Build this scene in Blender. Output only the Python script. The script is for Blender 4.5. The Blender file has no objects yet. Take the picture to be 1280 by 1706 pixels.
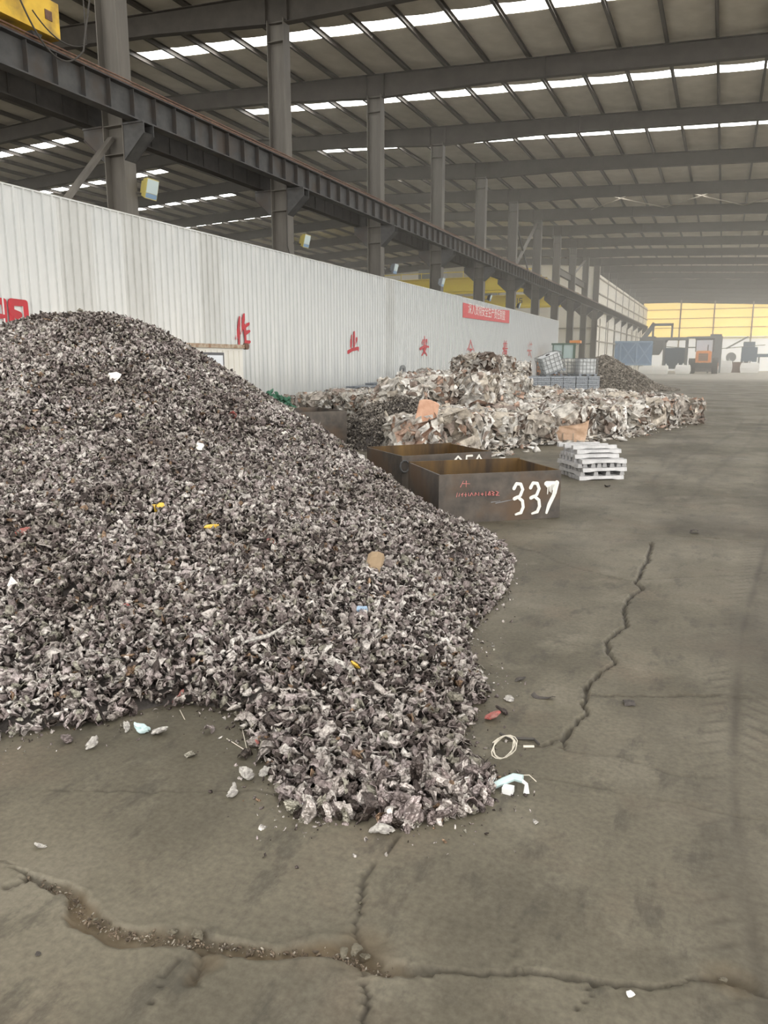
import bpy, bmesh, math, random
import numpy as np
from mathutils import Vector, Matrix, Euler

rnd = random.Random(7)
rs = np.random.RandomState(11)
C = bpy.context.scene.collection
scn = bpy.context.scene
PI = math.pi

# ------------------------------------------------------------------ camera
F_PX, CX, CY = 1280.0, 640.0, 853.0
VP = (1206.0, 603.0)                     # vanishing point of the hall's length
Yc = np.array([VP[0]-CX, CY-VP[1], -F_PX]); Yc /= np.linalg.norm(Yc)
pitch = math.atan((CY-VP[1])/F_PX)
Zc = np.array([0, math.cos(pitch), math.sin(pitch)])
Xc = np.cross(Yc, Zc)
RC = np.array([Xc, Yc, Zc])
CAMH = 1.6
cam_data = bpy.data.cameras.new('camera')
cam = bpy.data.objects.new('camera', cam_data); C.objects.link(cam)
M = Matrix([list(r) for r in RC]).to_4x4(); M.translation = (0, 0, CAMH)
cam.matrix_world = M
cam_data.sensor_fit = 'VERTICAL'; cam_data.sensor_height = 36.0
cam_data.lens = 36.0*F_PX/1706.0
cam_data.clip_start = 0.05; cam_data.clip_end = 600
scn.camera = cam

def floor_at(px, py):
    d = RC @ np.array([px-CX, CY-py, -F_PX]); t = CAMH/-d[2]
    return np.array([d[0]*t, d[1]*t])
def at_y(px, py, y):
    d = RC @ np.array([px-CX, CY-py, -F_PX]); t = y/d[1]
    return np.array([d[0]*t, y, CAMH+d[2]*t])

# ------------------------------------------------------------------ light
SKY = 3.0
world = bpy.data.worlds.new('sky'); scn.world = world; world.use_nodes = True
bg = world.node_tree.nodes['Background']
bg.inputs[0].default_value = (1.0, 0.965, 0.90, 1); bg.inputs[1].default_value = SKY
SKYLIGHT = 9.0
scn.view_settings.view_transform = 'Standard'; scn.view_settings.look = 'None'
scn.view_settings.gamma = 1.0; scn.view_settings.use_curve_mapping = False
scn.view_settings.exposure = 0.12
sun = bpy.data.lights.new('sun', 'SUN'); sun.energy = 14; sun.angle = .02; sun.color = (1, .94, .84)
sun_o = bpy.data.objects.new('sun', sun); C.objects.link(sun_o); sun_o.rotation_euler = (math.radians(20), math.radians(-38), 0)
# portals over the hall's open sides (they only guide sampling of the sky)
def portal(loc, rot, sx, sy):
    l = bpy.data.lights.new('sky_portal', 'AREA'); l.shape = 'RECTANGLE'; l.size = sx; l.size_y = sy
    l.cycles.is_portal = True
    o = bpy.data.objects.new('sky_portal', l); C.objects.link(o)
    o.location = loc; o.rotation_euler = rot
portal((16.6, 70, 4.6), (0, PI/2, 0), 9, 170)
portal((-13, -11.5, 5.5), (PI/2, 0, 0), 60, 11)

# ------------------------------------------------------------------ helpers
def tag(o, label=None, cat=None, group=None, kind=None):
    if label: o['label'] = label
    if cat: o['category'] = cat
    if group: o['group'] = group
    if kind: o['kind'] = kind
    return o
def empty(name, loc=(0, 0, 0), rz=0.0, **k):
    o = bpy.data.objects.new(name, None); C.objects.link(o)
    o.empty_display_size = .2; o.location = loc; o.rotation_euler = (0, 0, rz)
    return tag(o, **k)
def raw(name, verts, faces, mat, parent=None, smooth=False, **k):
    me = bpy.data.meshes.new(name); me.from_pydata([tuple(map(float, v)) for v in verts], [], faces)
    if mat: me.materials.append(mat)
    if smooth: me.polygons.foreach_set('use_smooth', [True]*len(me.polygons))
    me.update()
    o = bpy.data.objects.new(name, me); C.objects.link(o)
    if parent: o.parent = parent
    return tag(o, **k)
def inst(name, me, loc, rot=(0, 0, 0), sc=(1, 1, 1), parent=None, **k):
    o = bpy.data.objects.new(name, me); C.objects.link(o)
    o.location = loc; o.rotation_euler = rot; o.scale = sc
    if parent: o.parent = parent
    return tag(o, **k)
class MB:
    def __init__(s): s.v = []; s.f = []
    def add(s, vs, fs):
        n = len(s.v); s.v += [tuple(map(float, v)) for v in vs]; s.f += [tuple(i+n for i in f) for f in fs]; return s
    def box(s, x0, x1, y0, y1, z0, z1):
        return s.add([(x0,y0,z0),(x1,y0,z0),(x1,y1,z0),(x0,y1,z0),(x0,y0,z1),(x1,y0,z1),(x1,y1,z1),(x0,y1,z1)],
                     [(0,3,2,1),(4,5,6,7),(0,1,5,4),(1,2,6,5),(2,3,7,6),(3,0,4,7)])
    def bar(s, a, b, w, h=None, up=(0, 0, 1)):
        h = w if h is None else h
        a = Vector(a); b = Vector(b); d = (b-a).normalized(); u = Vector(up)
        if abs(d.dot(u)) > .98: u = Vector((1, 0, 0))
        r = d.cross(u).normalized(); u = r.cross(d).normalized()
        vs = []
        for p in (a, b):
            for i, j in ((-1,-1),(1,-1),(1,1),(-1,1)): vs.append(p+r*(w/2*i)+u*(h/2*j))
        return s.add(vs, [(0,3,2,1),(4,5,6,7),(0,1,5,4),(1,2,6,5),(2,3,7,6),(3,0,4,7)])
    def tube(s, pts, r, n=8, cap=True):
        pts = [Vector(p) for p in pts]; m = len(pts)
        rr = r if hasattr(r, '__len__') else [r]*m
        vs = []; prev = None
        for i, p in enumerate(pts):
            d = (pts[min(i+1, m-1)]-pts[max(i-1, 0)]).normalized()
            if prev is None:
                prev = d.cross(Vector((0, 0, 1)) if abs(d.z) < .9 else Vector((1, 0, 0))).normalized()
            a = (prev - d*prev.dot(d)).normalized(); prev = a; b = d.cross(a)
            for k in range(n):
                t = 2*PI*k/n; vs.append(p+(a*math.cos(t)+b*math.sin(t))*rr[i])
        fs = []
        for i in range(m-1):
            for k in range(n):
                fs.append((i*n+k, i*n+(k+1) % n, (i+1)*n+(k+1) % n, (i+1)*n+k))
        if cap: fs += [tuple(reversed(range(n))), tuple((m-1)*n+k for k in range(n))]
        return s.add(vs, fs)
    def prism(s, poly, axis, a, b):                  # polygon extruded along an axis
        n = len(poly); vs = []
        for t in (a, b):
            for (p, q) in poly:
                vs.append({'x': (t, p, q), 'y': (p, t, q), 'z': (p, q, t)}[axis])
        fs = [tuple(range(n)), tuple(reversed(range(n, 2*n)))]
        for i in range(n): fs.append((i, (i+1) % n+n if 0 else (i+1) % n, (i+1) % n+n, i+n))
        return s.add(vs, fs)
    def build(s, name, mat, parent=None, smooth=False, **k):
        o = raw(name, s.v, s.f, mat, parent, smooth, **k)
        return o
    def mesh(s, name, mat):
        me = bpy.data.meshes.new(name); me.from_pydata(s.v, [], s.f); me.materials.append(mat); me.update(); return me
def ibeam(mb, a, b, w, h, tf=.03, tw=.02, up=(0, 0, 1)):
    a = Vector(a); b = Vector(b); d = (b-a).normalized(); u = Vector(up)
    r = d.cross(u).normalized(); u = r.cross(d).normalized()
    mb.bar(a+u*(h/2-tf/2), b+u*(h/2-tf/2), w, tf, up); mb.bar(a-u*(h/2-tf/2), b-u*(h/2-tf/2), w, tf, up)
    mb.bar(a, b, tw, h-2*tf, up)

# ------------------------------------------------------------------ materials
def mat(name, col, rough=.7, metal=0., col2=None, scale=6., bump=0., detail=6., stretch=None, island=None, emit=0, spec=.5, rust=None, ramp=(.35, .65)):
    m = bpy.data.materials.new(name); m.use_nodes = True
    nt = m.node_tree; N = nt.nodes; L = nt.links; b = N['Principled BSDF']
    b.inputs['Base Color'].default_value = (*col, 1); b.inputs['Roughness'].default_value = rough
    b.inputs['Metallic'].default_value = metal; b.inputs['Specular IOR Level'].default_value = spec
    tc = N.new('ShaderNodeTexCoord'); mp = N.new('ShaderNodeMapping'); L.new(tc.outputs['Object'], mp.inputs[0])
    if stretch: mp.inputs['Scale'].default_value = stretch
    nz = N.new('ShaderNodeTexNoise'); nz.inputs['Scale'].default_value = scale; nz.inputs['Detail'].default_value = detail
    nz.inputs['Roughness'].default_value = .6
    L.new(mp.outputs[0], nz.inputs['Vector'])
    src = None
    if col2:
        cr = N.new('ShaderNodeValToRGB'); cr.color_ramp.elements[0].position = ramp[0]; cr.color_ramp.elements[1].position = ramp[1]
        cr.color_ramp.elements[0].color = (*col, 1); cr.color_ramp.elements[1].color = (*col2, 1)
        L.new(nz.outputs[0], cr.inputs[0]); src = cr.outputs[0]
    if rust:
        n2 = N.new('ShaderNodeTexNoise'); n2.inputs['Scale'].default_value = scale*.37; n2.inputs['Detail'].default_value = 8
        L.new(mp.outputs[0], n2.inputs['Vector'])
        c2 = N.new('ShaderNodeValToRGB'); c2.color_ramp.elements[0].position = .5; c2.color_ramp.elements[1].position = .68
        L.new(n2.outputs[0], c2.inputs[0])
        mx = N.new('ShaderNodeMix'); mx.data_type = 'RGBA'; L.new(c2.outputs[0], mx.inputs[0])
        if src: L.new(src, mx.inputs[6])
        else: mx.inputs[6].default_value = (*col, 1)
        mx.inputs[7].default_value = (*rust, 1); src = mx.outputs[2]
    if island:                                       # one colour per loose piece
        ge = N.new('ShaderNodeNewGeometry'); oi = N.new('ShaderNodeObjectInfo')
        ad = N.new('ShaderNodeMath'); ad.operation = 'ADD'; L.new(ge.outputs['Random Per Island'], ad.inputs[0]); L.new(oi.outputs['Random'], ad.inputs[1])
        fr = N.new('ShaderNodeMath'); fr.operation = 'FRACT'; L.new(ad.outputs[0], fr.inputs[0])
        cr = N.new('ShaderNodeValToRGB'); cr.color_ramp.interpolation = 'CONSTANT'
        els = cr.color_ramp.elements; els.remove(els[1])
        els[0].position = 0; els[0].color = (*island[0][1], 1)
        for p, c in island[1:]:
            e = els.new(p); e.color = (*c, 1)
        L.new(fr.outputs[0], cr.inputs[0])
        mx = N.new('ShaderNodeMix'); mx.data_type = 'RGBA'; mx.blend_type = 'MULTIPLY'; mx.inputs[0].default_value = 1
        L.new(cr.outputs[0], mx.inputs[6])
        c3 = N.new('ShaderNodeValToRGB'); c3.color_ramp.elements[0].position = .3; c3.color_ramp.elements[1].position = .62
        c3.color_ramp.elements[0].color = (.32, .31, .3, 1); c3.color_ramp.elements[1].color = (1, 1, 1, 1)
        L.new(nz.outputs[0], c3.inputs[0]); L.new(c3.outputs[0], mx.inputs[7]); src = mx.outputs[2]
        if name == 'scrap_metal':
            n4 = N.new('ShaderNodeTexNoise'); n4.inputs['Scale'].default_value = 1.6; n4.inputs['Detail'].default_value = 5; L.new(tc.outputs['Object'], n4.inputs['Vector'])
            c4 = N.new('ShaderNodeValToRGB'); c4.color_ramp.elements[0].position = .38; c4.color_ramp.elements[1].position = .6
            c4.color_ramp.elements[0].color = (.56, .52, .50, 1); c4.color_ramp.elements[1].color = (.92, .89, .88, 1); L.new(n4.outputs[0], c4.inputs[0])
            m4 = N.new('ShaderNodeMix'); m4.data_type = 'RGBA'; m4.blend_type = 'MULTIPLY'; m4.inputs[0].default_value = 1
            L.new(src, m4.inputs[6]); L.new(c4.outputs[0], m4.inputs[7]); src = m4.outputs[2]
    if src: L.new(src, b.inputs['Base Color'])
    if bump:
        bp = N.new('ShaderNodeBump'); bp.inputs['Strength'].default_value = bump; bp.inputs['Distance'].default_value = .02
        L.new(nz.outputs[0], bp.inputs['Height']); L.new(bp.outputs[0], b.inputs['Normal'])
    if emit:
        b.inputs['Emission Color'].default_value = (*col, 1); b.inputs['Emission Strength'].default_value = emit
    return m
MS = {}
MS['steel'] = mat('dark_painted_steel', (.046, .046, .048), .6, 0, (.08, .08, .08), 3, rust=(.06, .048, .04))
MS['steeldark'] = mat('darker_steel', (.03, .027, .025), .7, 0, (.055, .05, .045), 3)  # darker steel tone for the far-side runway beam
MS['rafter'] = mat('rafter_paint', (.052, .046, .040), .7, 0, (.075, .067, .058), 2)
MS['column'] = mat('column_paint', (.10, .092, .082), .65, 0, (.16, .148, .13), 2, stretch=(1, 1, .15))
MS['purlin'] = mat('purlin_galvanised', (.085, .075, .063), .6, .1)
MS['foil'] = mat('roof_insulation', (.46, .425, .355), .8, 0, (.57, .53, .45), 1.2, bump=.3)
MS['cream'] = mat('cream_cladding', (.80, .76, .66), .7, 0, (.86, .82, .73), .4)
MS['panel'] = mat('white_sandwich_panel', (.61, .63, .635), .42, .1, (.74, .75, .74), 1.1, stretch=(1, 1, .25), rust=(.59, .595, .57))
MS['panel2'] = mat('greyer_sandwich_panel', (.55, .56, .55), .42, .1, (.68, .69, .68), 1.3, stretch=(1, 1, .3))
MS['girt'] = mat('girt_steel', (.33, .29, .23), .7)
MS['yellow'] = mat('crane_yellow', (.8, .52, .05), .5, 0, (.72, .45, .04), 4, rust=(.25, .16, .05))
MS['yellow_clean'] = mat('bridge_crane_yellow', (1.0, .78, .05), .5)
MS['rail'] = mat('rusty_rail', (.22, .12, .08), .6, .3, (.12, .07, .05), 8)
MS['red'] = mat('red_paint', (.55, .02, .035), .5, 0, (.42, .03, .04), 5)
MS['redfade'] = mat('faded_red_paint', (.55, .2, .19), .6)
MS['banner'] = mat('banner_red', (.66, .09, .10), .6)
MS['white'] = mat('white_paint', (.85, .84, .8), .6)
MS['bin'] = mat('bin_steel', (.06, .054, .05), .5, .2, (.125, .105, .09), 5, rust=(.12, .078, .05), bump=.1)
MS['bin_rust'] = mat('bin_rusty_inside', (.13, .075, .025), .75, .1, (.045, .03, .02), 6, stretch=(1, 1, .2), rust=(.2, .12, .04))
MS['scrap'] = mat('scrap_metal', (.3, .3, .3), .26, .6, scale=45, detail=4, bump=1.0, island=[
    (0, (.13, .11, .105)), (.12, (.60, .57, .55)), (.26, (.34, .30, .30)), (.40, (.86, .83, .81)), (.54, (.44, .385, .385)),
    (.62, (.98, .96, .93)), (.72, (.50, .50, .43)), (.80, (.70, .64, .65)), (.87, (.10, .085, .075)), (.93, (1, 1, .97)), (.98, (.45, .32, .22))])
MS['gravel'] = mat('crack_gravel', (.3, .25, .2), .9, 0, scale=20, island=[(0, (.16, .12, .085)), (.3, (.24, .19, .14)), (.6, (.12, .095, .07)), (.85, (.42, .38, .32))])
MS['pale'] = mat('pale_scrap', (.7, .68, .64), .4, .2, (.3, .28, .27), 60, bump=.9)
MS['bale'] = mat('baled_sheet_metal', (.5, .5, .5), .5, .3, scale=9, detail=4, bump=.5, island=[
    (0, (.75, .72, .67)), (.2, (.55, .5, .45)), (.35, (.85, .83, .8)), (.5, (.38, .31, .27)), (.6, (.66, .6, .52)), (.72, (.5, .47, .44)),
    (.82, (.9, .88, .85)), (.9, (.22, .17, .14)), (.96, (.6, .42, .33))])
MS['dark'] = mat('dark_fines', (.09, .08, .07), .85, .1, scale=9, bump=.4, island=[(0, (.18, .16, .14)), (.3, (.3, .27, .24)), (.6, (.12, .105, .09)), (.8, (.4, .37, .33)), (.95, (.55, .52, .48))])
MS['brownheap'] = mat('brown_fines', (.2, .17, .14), .9, 0, scale=5, bump=.5, island=[(0, (.24, .21, .17)), (.3, (.34, .30, .25)), (.6, (.18, .155, .13)), (.85, (.45, .40, .34))])
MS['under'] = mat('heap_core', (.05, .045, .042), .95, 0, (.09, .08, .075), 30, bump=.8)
MS['ingot'] = mat('aluminium_ingot', (.36, .36, .37), .42, .35, (.50, .50, .51), 12, bump=.15)
MS['ingotfar'] = mat('stacked_ingot', (.24, .265, .30), .5, .3, (.36, .39, .43), 5)
MS['cardboard'] = mat('brown_wrapped_block', (.5, .33, .22), .75, 0, (.66, .47, .35), 5, bump=.3)
MS['orange'] = mat('orange_paint', (.85, .32, .08), .5)
MS['orangebrown'] = mat('orange_slab', (.55, .3, .2), .7, 0, (.68, .42, .3), 7, bump=.3)
MS['green'] = mat('green_paint', (.08, .16, .12), .5)
MS['net'] = mat('green_net', (.07, .2, .13), .7)
MS['blue'] = mat('blue_paint', (.16, .27, .42), .6, 0, (.22, .34, .5), 1)
MS['machine'] = mat('machine_grey', (.24, .25, .25), .6)
MS['machineblue'] = mat('machine_dark_blue', (.10, .15, .2), .6)
MS['tyre'] = mat('tyre_rubber', (.05, .05, .05), .85)
MS['bag'] = mat('white_bulk_bag', (.92, .9, .84), .8, bump=.4)
MS['glass'] = mat('cab_glass', (.35, .5, .48), .1, 0, spec=.8)
MS['paleglass'] = mat('pale_window', (.72, .76, .82), .15)
MS['plastic'] = mat('white_plastic', (.8, .82, .83), .4)
MS['plasticblue'] = mat('pale_blue_plastic', (.5, .64, .66), .45)
MS['cable'] = mat('black_cable', (.05, .045, .04), .6)
MS['wire'] = mat('pale_wire', (.62, .58, .5), .4, .3)
MS['lampglass'] = mat('lamp_glass', (.55, .66, .68), .15)
MS['lampyellow'] = mat('lamp_body_yellow', (.55, .47, .15), .5)
MS['frame'] = mat('dark_frame', (.1, .1, .11), .5)
MS['rustwhite'] = mat('container_panel', (.85, .84, .8), .5, 0, (.76, .74, .68), 2, stretch=(1, 1, .2), rust=(.35, .24, .16))
MS['wood'] = mat('old_timber', (.3, .22, .14), .85)
MS['scrapred'] = mat('red_scrap', (.40, .09, .08), .6, 0, (.3, .16, .14), 40, bump=.6); MS['scrapyellow'] = mat('yellow_scrap', (.75, .5, .08), .5)
MS['scrapblue'] = mat('blue_scrap', (.3, .42, .58), .5)

def m_glow(name, col, s):
    m = bpy.data.materials.new(name); m.use_nodes = True; nt = m.node_tree; nt.nodes.clear()
    e = nt.nodes.new('ShaderNodeEmission'); e.inputs[0].default_value = (*col, 1); e.inputs[1].default_value = s
    o = nt.nodes.new('ShaderNodeOutputMaterial'); nt.links.new(e.outputs[0], o.inputs[0]); return m
MS['skylight'] = m_glow('daylit_translucent_sheet', (1, .985, .95), SKYLIGHT)
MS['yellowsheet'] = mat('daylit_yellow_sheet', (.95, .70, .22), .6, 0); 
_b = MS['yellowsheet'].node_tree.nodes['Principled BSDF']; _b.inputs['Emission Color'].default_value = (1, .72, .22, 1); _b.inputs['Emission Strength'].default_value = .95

def m_added_glow(n, c, e):
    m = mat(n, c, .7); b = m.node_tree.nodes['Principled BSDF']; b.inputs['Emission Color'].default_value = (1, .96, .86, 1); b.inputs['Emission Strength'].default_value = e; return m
# floor: concrete, with a 'dirt' attribute for cracks and tyre marks
def floor_mat():
    m = bpy.data.materials.new('dusty_concrete'); m.use_nodes = True; nt = m.node_tree; N = nt.nodes; L = nt.links
    b = N['Principled BSDF']; b.inputs['Roughness'].default_value = .62; b.inputs['Specular IOR Level'].default_value = .22
    tc = N.new('ShaderNodeTexCoord')
    def noise(sc, det=8, stretch=None, r=.6):
        n = N.new('ShaderNodeTexNoise'); n.inputs['Scale'].default_value = sc; n.inputs['Detail'].default_value = det; n.inputs['Roughness'].default_value = r
        if stretch:
            mp = N.new('ShaderNodeMapping'); mp.inputs['Scale'].default_value = stretch; L.new(tc.outputs['Object'], mp.inputs[0]); L.new(mp.outputs[0], n.inputs['Vector'])
        else: L.new(tc.outputs['Object'], n.inputs['Vector'])
        return n
    def ramp(src, a, b_, ca, cb):
        r = N.new('ShaderNodeValToRGB'); r.color_ramp.elements[0].position = a; r.color_ramp.elements[1].position = b_
        r.color_ramp.elements[0].color = (*ca, 1); r.color_ramp.elements[1].color = (*cb, 1); L.new(src, r.inputs[0]); return r
    def mix(fac, A, B, mode='MIX'):
        x = N.new('ShaderNodeMix'); x.data_type = 'RGBA'; x.blend_type = mode
        if isinstance(fac, float): x.inputs[0].default_value = fac
        else: L.new(fac, x.inputs[0])
        for i, v in ((6, A), (7, B)):
            if isinstance(v, tuple): x.inputs[i].default_value = (*v, 1)
            else: L.new(v, x.inputs[i])
        return x.outputs[2]
    big = noise(.55, 6); base = ramp(big.outputs[0], .40, .60, (.098, .088, .066), (.165, .149, .114))
    st = noise(1.1, 7, (1.2, .5, 1)); c = mix(ramp(st.outputs[0], .5, .64, (0,)*3, (.6,)*3).outputs[0], base.outputs[0], (.085, .077, .060))
    st2 = noise(2.3, 9); c = mix(ramp(st2.outputs[0], .53, .66, (0,)*3, (.6,)*3).outputs[0], c, (.19, .173, .136))
    wn = noise(1.7, 5); c = mix(ramp(wn.outputs[0], .54, .66, (0,)*3, (.35,)*3).outputs[0], c, (.15, .118, .088))
    fine = noise(45, 6); c = mix(.5, c, ramp(fine.outputs[0], .3, .7, (.55,)*3, (1.35,)*3).outputs[0], 'MULTIPLY')
    sx = N.new('ShaderNodeSeparateXYZ'); L.new(tc.outputs['Object'], sx.inputs[0])      # far floor painted paler, standing in for the bright end wall's reflection
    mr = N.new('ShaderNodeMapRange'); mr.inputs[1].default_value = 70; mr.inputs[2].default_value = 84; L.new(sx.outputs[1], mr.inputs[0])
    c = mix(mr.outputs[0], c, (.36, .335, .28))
    at = N.new('ShaderNodeAttribute'); at.attribute_name = 'dirt'
    sm = noise(7, 10, (1, .45, 1), .7); c = mix(ramp(sm.outputs[0], .54, .64, (0,)*3, (.55,)*3).outputs[0], c, (.05, .046, .038))
    c = mix(at.outputs['Fac'], c, (.045, .038, .03))
    a2 = N.new('ShaderNodeAttribute'); a2.attribute_name = 'mud'
    c = mix(a2.outputs['Fac'], c, (.155, .115, .07))
    L.new(c, b.inputs['Base Color'])
    bp = N.new('ShaderNodeBump'); bp.inputs['Strength'].default_value = .25; bp.inputs['Distance'].default_value = .006
    L.new(noise(22, 8).outputs[0], bp.inputs['Height']); L.new(bp.outputs[0], b.inputs['Normal'])
    rr = ramp(big.outputs[0], .3, .7, (.62,)*3, (.44,)*3); L.new(rr.outputs[0], b.inputs['Roughness'])
    return m
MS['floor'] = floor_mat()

# ------------------------------------------------------------------ numpy noise
def vnoise(x, y, sc, seed):
    r = np.random.RandomState(seed); T = r.rand(256, 256)
    u = x*sc+97.3; v = y*sc+41.7; i = np.floor(u).astype(int); j = np.floor(v).astype(int); fu = u-i; fv = v-j
    fu = fu*fu*(3-2*fu); fv = fv*fv*(3-2*fv); g = lambda a, b: T[a % 256, b % 256]
    return (g(i, j)*(1-fu)+g(i+1, j)*fu)*(1-fv)+(g(i, j+1)*(1-fu)+g(i+1, j+1)*fu)*fv
def fbm(x, y, sc, seed, o=4):
    s = 0; a = 1; t = 0
    for k in range(o): s = s+a*vnoise(x, y, sc*2**k, seed+k); t += a; a *= .5
    return s/t-.5
def segdist(X, Y, pts, wid=None):
    D = np.full(X.shape, 1e9); W = np.zeros(X.shape)
    for k in range(len(pts)-1):
        a = np.array(pts[k]); b = np.array(pts[k+1]); d = b-a; L2 = (d**2).sum()+1e-9
        t = np.clip(((X-a[0])*d[0]+(Y-a[1])*d[1])/L2, 0, 1)
        q = np.hypot(X-a[0]-t*d[0], Y-a[1]-t*d[1])
        w = (wid[k]*(1-t)+wid[k+1]*t) if wid is not None else 1
        m = q < D; D = np.where(m, q, D)
        if wid is not None: W = np.where(m, w, W)
    return D, W

# ------------------------------------------------------------------ floor
def build_floor():
    ys = [.9]
    while ys[-1] < 9.2: ys.append(ys[-1]*1.0038)
    ys = np.array(ys); xs = np.arange(-3.4, 1.9, .0135)
    X, Y = np.meshgrid(xs, ys)
    wx = fbm(X, Y, 5, 3)*.05; wy = fbm(X, Y, 5, 9)*.05
    jx = X+wx+fbm(X, Y, 26, 5, 3)*.022; jy = Y+wy*2+fbm(X, Y, 26, 8, 3)*.03
    Z = fbm(X, Y, .8, 21)*.012+fbm(X, Y, 6, 25)*.004; D = np.zeros_like(X); MU = np.zeros_like(X)
    cracks = [   # (pixel path on the floor, half width, depth, darkness)
        ([(-60,1440),(0,1443),(35,1462),(60,1462),(95,1480),(115,1495),(150,1530),(190,1548),(230,1558),(300,1563),(340,1568),(400,1575),(470,1582),(555,1590),(590,1602),(640,1620),(700,1618),(760,1620),(860,1628),(920,1633),(980,1640),(1050,1636),(1130,1640),(1180,1628),(1220,1622),(1245,1640),(1280,1662),(1340,1690)],
         [.006,.006,.010,.018,.022,.028,.034,.034,.034,.036,.034,.030,.030,.032,.034,.030,.018,.012,.010,.012,.010,.008,.010,.016,.022,.018,.014,.014], .022, .55),
        ([(0,1484),(35,1468),(60,1464)], .008, .012, .8),
        ([(1085,905),(1075,940),(1068,960),(1060,970),(1070,982),(1045,1000),(1037,1020),(1045,1040),(1012,1067),(1020,1085),(1023,1105),(1000,1120),(983,1140),(978,1160),(974,1175),(982,1185),(965,1205),(940,1230),(935,1242)],
         [.010,.015,.02,.016,.02,.018,.018,.012,.016,.016,.018,.018,.02,.012,.010,.012,.012,.016,.008], .03, .95),
        ([(983,1158),(1010,1162),(1040,1160),(1110,1162),(1150,1159),(1190,1160)], .006, .012, .8),
        ([(935,1228),(900,1240),(870,1235),(832,1230)], .008, .015, .8),
        ([(660,1388),(640,1420),(610,1460),(600,1490),(597,1530),(592,1560),(600,1600),(603,1650),(600,1720)], .007, .014, .85),
        ([(295,1590),(270,1620),(255,1655),(235,1690)], .0045, .01, .7),
        ([(335,1575),(328,1620),(315,1630),(332,1642)], .012, .012, .35),
        ([(988,1640),(975,1670),(960,1690)], .005, .01, .8),
        ([(50,1330),(80,1315),(110,1318),(200,1314),(300,1315),(400,1322),(500,1330)], .0028, .005, .5),
        ([(880,1295),(960,1305),(1040,1318),(1100,1330),(1160,1342),(1280,1365)], .004, .006, .4),
        ([(940,1245),(1000,1258),(1060,1275),(1180,1293)], .004, .006, .45),
        ([(860,910),(890,920),(950,945),(1050,968)], .012, .006, .35),
        ([(850,1540),(855,1600),(858,1625)], .003, .006, .6),
        ([(900,880),(1000,886),(1120,893),(1300,903)], .02, .004, .35),
        ([(1050,968),(1150,962),(1290,955)], .012, .004, .3),
        ([(1180,1160),(1290,1168)], .006, .006, .3)]
    for path, w, dep, dark in cracks:
        pts = [floor_at(*p) for p in path]; ww = w if hasattr(w, '__len__') else [w]*len(pts)
        d, W = segdist(jx, jy, pts, ww)
        W = W*(1+1.3*fbm(X, Y, 9, 33, 3)); W = np.where(Y > 2.2, W*.72, W); W = np.maximum(W, .0028*Y)
        prof = np.clip(1-d/W, 0, 1); s = np.clip(prof*2.2, 0, 1)
        wide = np.clip((W-.018)/.012, 0, 1)
        Z -= dep*s+fbm(X, Y, 28, 50, 3)*.02*s*wide
        # a proud, crumbling lip beside the crack
        Z += .003*np.exp(-((d-W*1.2)/(W*.35+.003))**2)*(1+2*fbm(X, Y, 12, 36, 2))*np.clip(W/.02, 0, 1)
        D = np.maximum(D, s*dark*(1-.55*wide)*(.8+.6*fbm(X, Y, 14, 60)))
        MU = np.maximum(MU, s*wide*(.55+.9*fbm(X, Y, 8, 70)))
    # spalled hollow below the wide crack and crumbs in it
    for cx_, cy_, r_ in ((345, 1600, .05), (600, 1590, .075), (320, 1628, .025), (1210, 1632, .06)):
        c0 = floor_at(cx_, cy_); q = np.hypot(jx-c0[0], (jy-c0[1])*1.0); s = np.clip(1.4-q/r_, 0, 1)
        Z -= s*(.012+fbm(X, Y, 30, 44)*.03); D = np.maximum(D, s*.25); MU = np.maximum(MU, s*.35)
    # tyre track with herring-bone lugs
    def track(X, Y, pts, half, D, Z, amt=.5, pitch=.105, lugs=True):
        pts = [np.array(p) for p in pts]; d, _ = segdist(X, Y, pts, [1]*len(pts))
        # signed side + distance along, taken on y
        py = np.array([p[1] for p in pts]); px = np.array([p[0] for p in pts]); o = np.argsort(py)
        xc = np.interp(Y, py[o], px[o]); side = X-xc; a = np.abs(side)
        mask = np.clip((half-a)/.05, 0, 1)
        core = np.exp(-(a/.028)**2)
        ph = ((Y+a*.75)/pitch) % 1.0
        lug = np.clip(1-np.abs(ph-.5)*4.2, 0, 1)*np.clip(1-a/half, 0, 1)*np.clip((a-.02)/.05, 0, 1)
        nz = .75+1.1*fbm(X, Y, 3, 81)
        D = np.maximum(D, np.clip(mask*.14+core*1.2*amt+(lug*amt*2.0 if lugs else 0), 0, 1)*np.clip(nz, 0, 1.2)*.9)
        Z = Z-(lug*.004+core*.005)*np.clip(nz, 0, 1) if lugs else Z
        return D, Z
    tp = [floor_at(*p) for p in [(1290,860),(1280,900),(1262,960),(1238,1050),(1228,1150),(1222,1250),(1224,1320),(1238,1450),(1262,1600),(1275,1700)]]
    D, Z = track(X, Y, tp, .19, D, Z, .62)
    tp2 = [p+np.array([.62, 0]) for p in tp]; D, Z = track(X, Y, tp2, .19, D, Z, .5)
    # blotchy darkening, stronger toward the right
    D = np.maximum(D, np.clip(fbm(X, Y, .9, 140, 5)*2.2+.16+np.clip(X+.1, -1, .6)*.5, 0, .5))
    D = np.clip(D, 0, .95); MU = np.clip(MU, 0, .8)
    edge = np.minimum.reduce([(X-xs[0])/.15, (xs[-1]-X)/.15, (Y-ys[0])/.06, (ys[-1]-Y)/.4]); Z *= np.clip(edge, 0, 1)
    ny, nx = X.shape
    V = np.stack([X, Y, Z], -1).reshape(-1, 3)
    idx = np.arange(ny*nx).reshape(ny, nx)
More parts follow.
